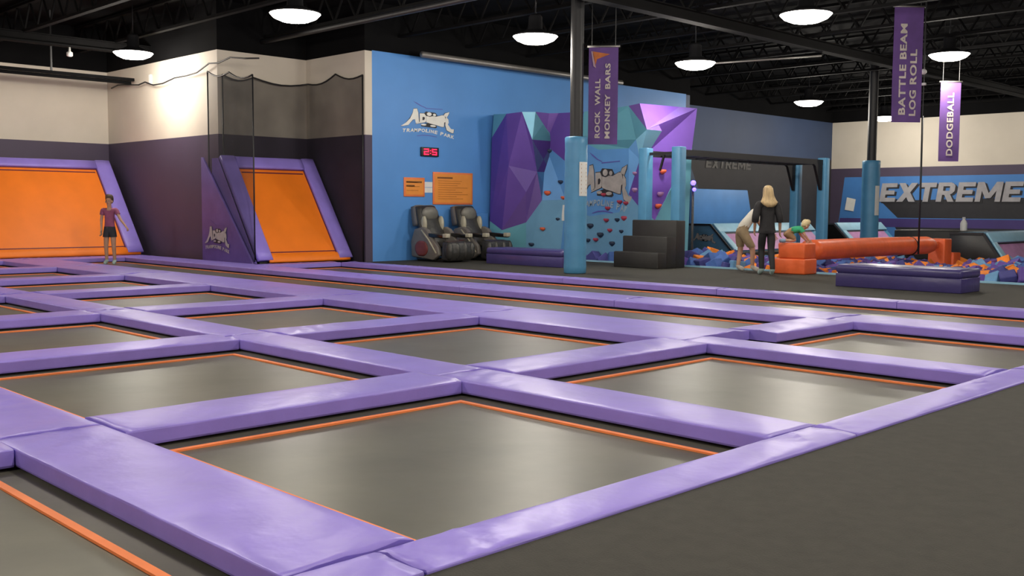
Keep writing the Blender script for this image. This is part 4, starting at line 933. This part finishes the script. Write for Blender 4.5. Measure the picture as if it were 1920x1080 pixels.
person('woman with long blonde hair in black top and leggings, seen from behind', (-10.42, 17.12, DECK), .79, JW, [
 ('top', C_BLACK, .032, lambda s, u, c: (torso(s, u) and c.z > .80) or s.startswith('chest>sh') or s.startswith('sh') or (s.startswith('el') and u < .35) or (s.startswith('hip') and c.z > .80)),
 ('leggings', C_LEG, .008, lambda s, u, c: (s.startswith('hip') or s.startswith('kn') or s.startswith('pelvis')) and .11 < c.z < .86),
 ('shoe', C_SHOE, .012, lambda s, u, c: c.z < .12)], w_hair, (0, 1, 0), cuts=(((0, 0, .80), (0, 0, 1)), ((0, 0, .12), (0, 0, 1))))
# person in cream top bending behind her
JK = dict(pelvis=((0, -.06, .86), (.135, .105)), waist=((0, .05, .99), (.115, .09)), chest=((0, .17, 1.16), (.14, .11)), neck=((0, .28, 1.25), (.047, .05)), jaw=((0, .35, 1.27), (.06, .066)), head=((0, .41, 1.30), (.072, .08)), crown=((0, .46, 1.34), (.05, .06)),
 shL=((-.16, .22, 1.19), .050), elL=((-.19, .40, .92), .038), wrL=((-.15, .52, .74), .026), shR=((.16, .22, 1.19), .050), elR=((.19, .38, .92), .038), wrR=((.16, .52, .76), .026),
 hipL=((-.085, -.07, .80), (.092, .09)), knL=((-.09, -.03, .46), (.058, .06)), anL=((-.10, -.08, .09), (.038, .04)), toeL=((-.11, .05, .035), (.040, .028)),
 hipR=((.085, -.05, .80), (.092, .09)), knR=((.10, .16, .46), (.058, .06)), anR=((.10, .16, .09), (.038, .04)), toeR=((.11, .30, .035), (.040, .028)))
def k_hair(t): hair_loft('hair', H_BROWN, [((0, .50, 1.405), .02, .03), ((0, .47, 1.40), .06, .06), ((0, .43, 1.37), .085, .085), ((0, .39, 1.33), .085, .08), ((0, .34, 1.29), .06, .06)], t)
person('person in cream top and khaki shorts bending forward behind the woman', (-11.30, 17.70, DECK), -.72, JK, [
 ('top', C_WHITE, .022, lambda s, u, c: (torso(s, u) and not (s.startswith('pelvis>hip')) and c.z - .3 * c.y > .83) or s.startswith('chest>sh') or (s.startswith('sh') and u < .5)),
 ('shorts', C_KHAKI, .018, lambda s, u, c: ((s.startswith('hip') or s.startswith('kn')) and c.z > .50) or s.startswith('pelvis>hip') or (s.startswith('pelvis') and c.z < .88)),
 ('shoe', C_SOCK, .012, lambda s, u, c: c.z < .13)], k_hair, (0, .8, -.5), cuts=(((0, 0, .83), (0, -.3, 1)), ((0, 0, .13), (0, 0, 1)), ((0, 0, .50), (0, 0, 1))))
# small child kneeling on the orange block
JC = dict(pelvis=((0, -.15, .21), (.105, .09)), waist=((0, -.05, .25), (.095, .08)), chest=((0, .08, .26), (.10, .08)), neck=((0, .155, .285), (.036, .038)), jaw=((0, .195, .30), (.052, .056)), head=((0, .225, .345), (.066, .072)), crown=((0, .225, .395), (.048, .052)),
 shL=((-.115, .10, .265), .036), elL=((-.15, .16, .15), .028), wrL=((-.13, .24, .06), .020), shR=((.115, .10, .265), .036), elR=((.15, .16, .15), .028), wrR=((.13, .24, .06), .020),
 hipL=((-.06, -.15, .18), (.068, .064)), knL=((-.09, .0, .05), (.047, .047)), anL=((-.08, -.20, .045), (.030, .030)), toeL=((-.08, -.27, .03), (.028, .024)),
 hipR=((.06, -.15, .18), (.068, .064)), knR=((.09, .0, .05), (.047, .047)), anR=((.08, -.20, .045), (.030, .030)), toeR=((.08, -.27, .03), (.028, .024)))
def c_hair(t): hair_loft('hair', H_PALE, [((0, .225, .455), .02, .02), ((0, .225, .445), .055, .058), ((0, .22, .41), .078, .084), ((0, .21, .36), .083, .085), ((0, .185, .32), .072, .06)], t)
person('small blond child in green shirt kneeling on the orange block', (-10.30, 17.93, .642), -.80, JC, [
 ('shirt', C_GREEN, .014, lambda s, u, c: (torso(s, u) and not s.startswith('pelvis>hip') and c.y > -.08) or s.startswith('chest>sh') or (s.startswith('sh') and u < .5)),
 ('shorts', C_TAN, .014, lambda s, u, c: (s.startswith('hip') and u < .8) or s.startswith('pelvis>hip') or (s.startswith('pelvis') and c.y <= -.06)),
 ('sock', C_JEAN, .009, lambda s, u, c: s.startswith('an'))], c_hair, (0, 1, .1), .62)
# child standing on the first lane in front of the wide orange slope
JB = dict(pelvis=((0, 0, .84), (.115, .085)), waist=((0, 0, .99), (.100, .075)), chest=((0, 0, 1.17), (.115, .082)), neck=((0, .0, 1.32), (.042, .044)), jaw=((0, .015, 1.39), (.056, .064)), head=((0, .01, 1.475), (.072, .082)), crown=((0, 0, 1.535), (.052, .06)),
 shL=((-.145, 0, 1.26), .043), elL=((-.25, .03, 1.04), .033), wrL=((-.37, .08, .90), .023), shR=((.145, 0, 1.26), .043), elR=((.185, .0, 1.01), .033), wrR=((.175, .04, .80), .023),
 hipL=((-.07, 0, .78), (.082, .078)), knL=((-.085, .02, .43), (.050, .052)), anL=((-.09, -.02, .08), (.034, .036)), toeL=((-.10, .11, .03), (.036, .026)),
 hipR=((.07, 0, .78), (.082, .078)), knR=((.085, .02, .43), (.050, .052)), anR=((.09, -.02, .08), (.034, .036)), toeR=((.10, .11, .03), (.036, .026)))
def b_hair(t): hair_loft('hair', H_BROWN, [((0, -.01, 1.605), .02, .02), ((0, -.01, 1.595), .058, .065), ((0, -.015, 1.56), .083, .092), ((0, -.03, 1.50), .088, .082), ((0, -.045, 1.44), .08, .06), ((0, -.05, 1.40), .06, .04)], t)
person('child in raspberry T-shirt and dark shorts standing before the wide orange slope', (-23.15, 9.93, MATZ - .012), -2.30, JB, [
 ('t_shirt', C_PINK, .018, lambda s, u, c: (torso(s, u) and not s.startswith('pelvis>hip') and c.z > .80) or s.startswith('chest>sh') or (s.startswith('sh') and u < .5)),
 ('shorts', C_DK, .022, lambda s, u, c: (s.startswith('hip') or s.startswith('pelvis')) and .63 < c.z < .86),
 ('sock', C_SHOE, .010, lambda s, u, c: c.z < .11)], b_hair, (.1, 1, 0), cuts=(((0, 0, .80), (0, 0, 1)), ((0, 0, .63), (0, 0, 1)), ((0, 0, .11), (0, 0, 1))))
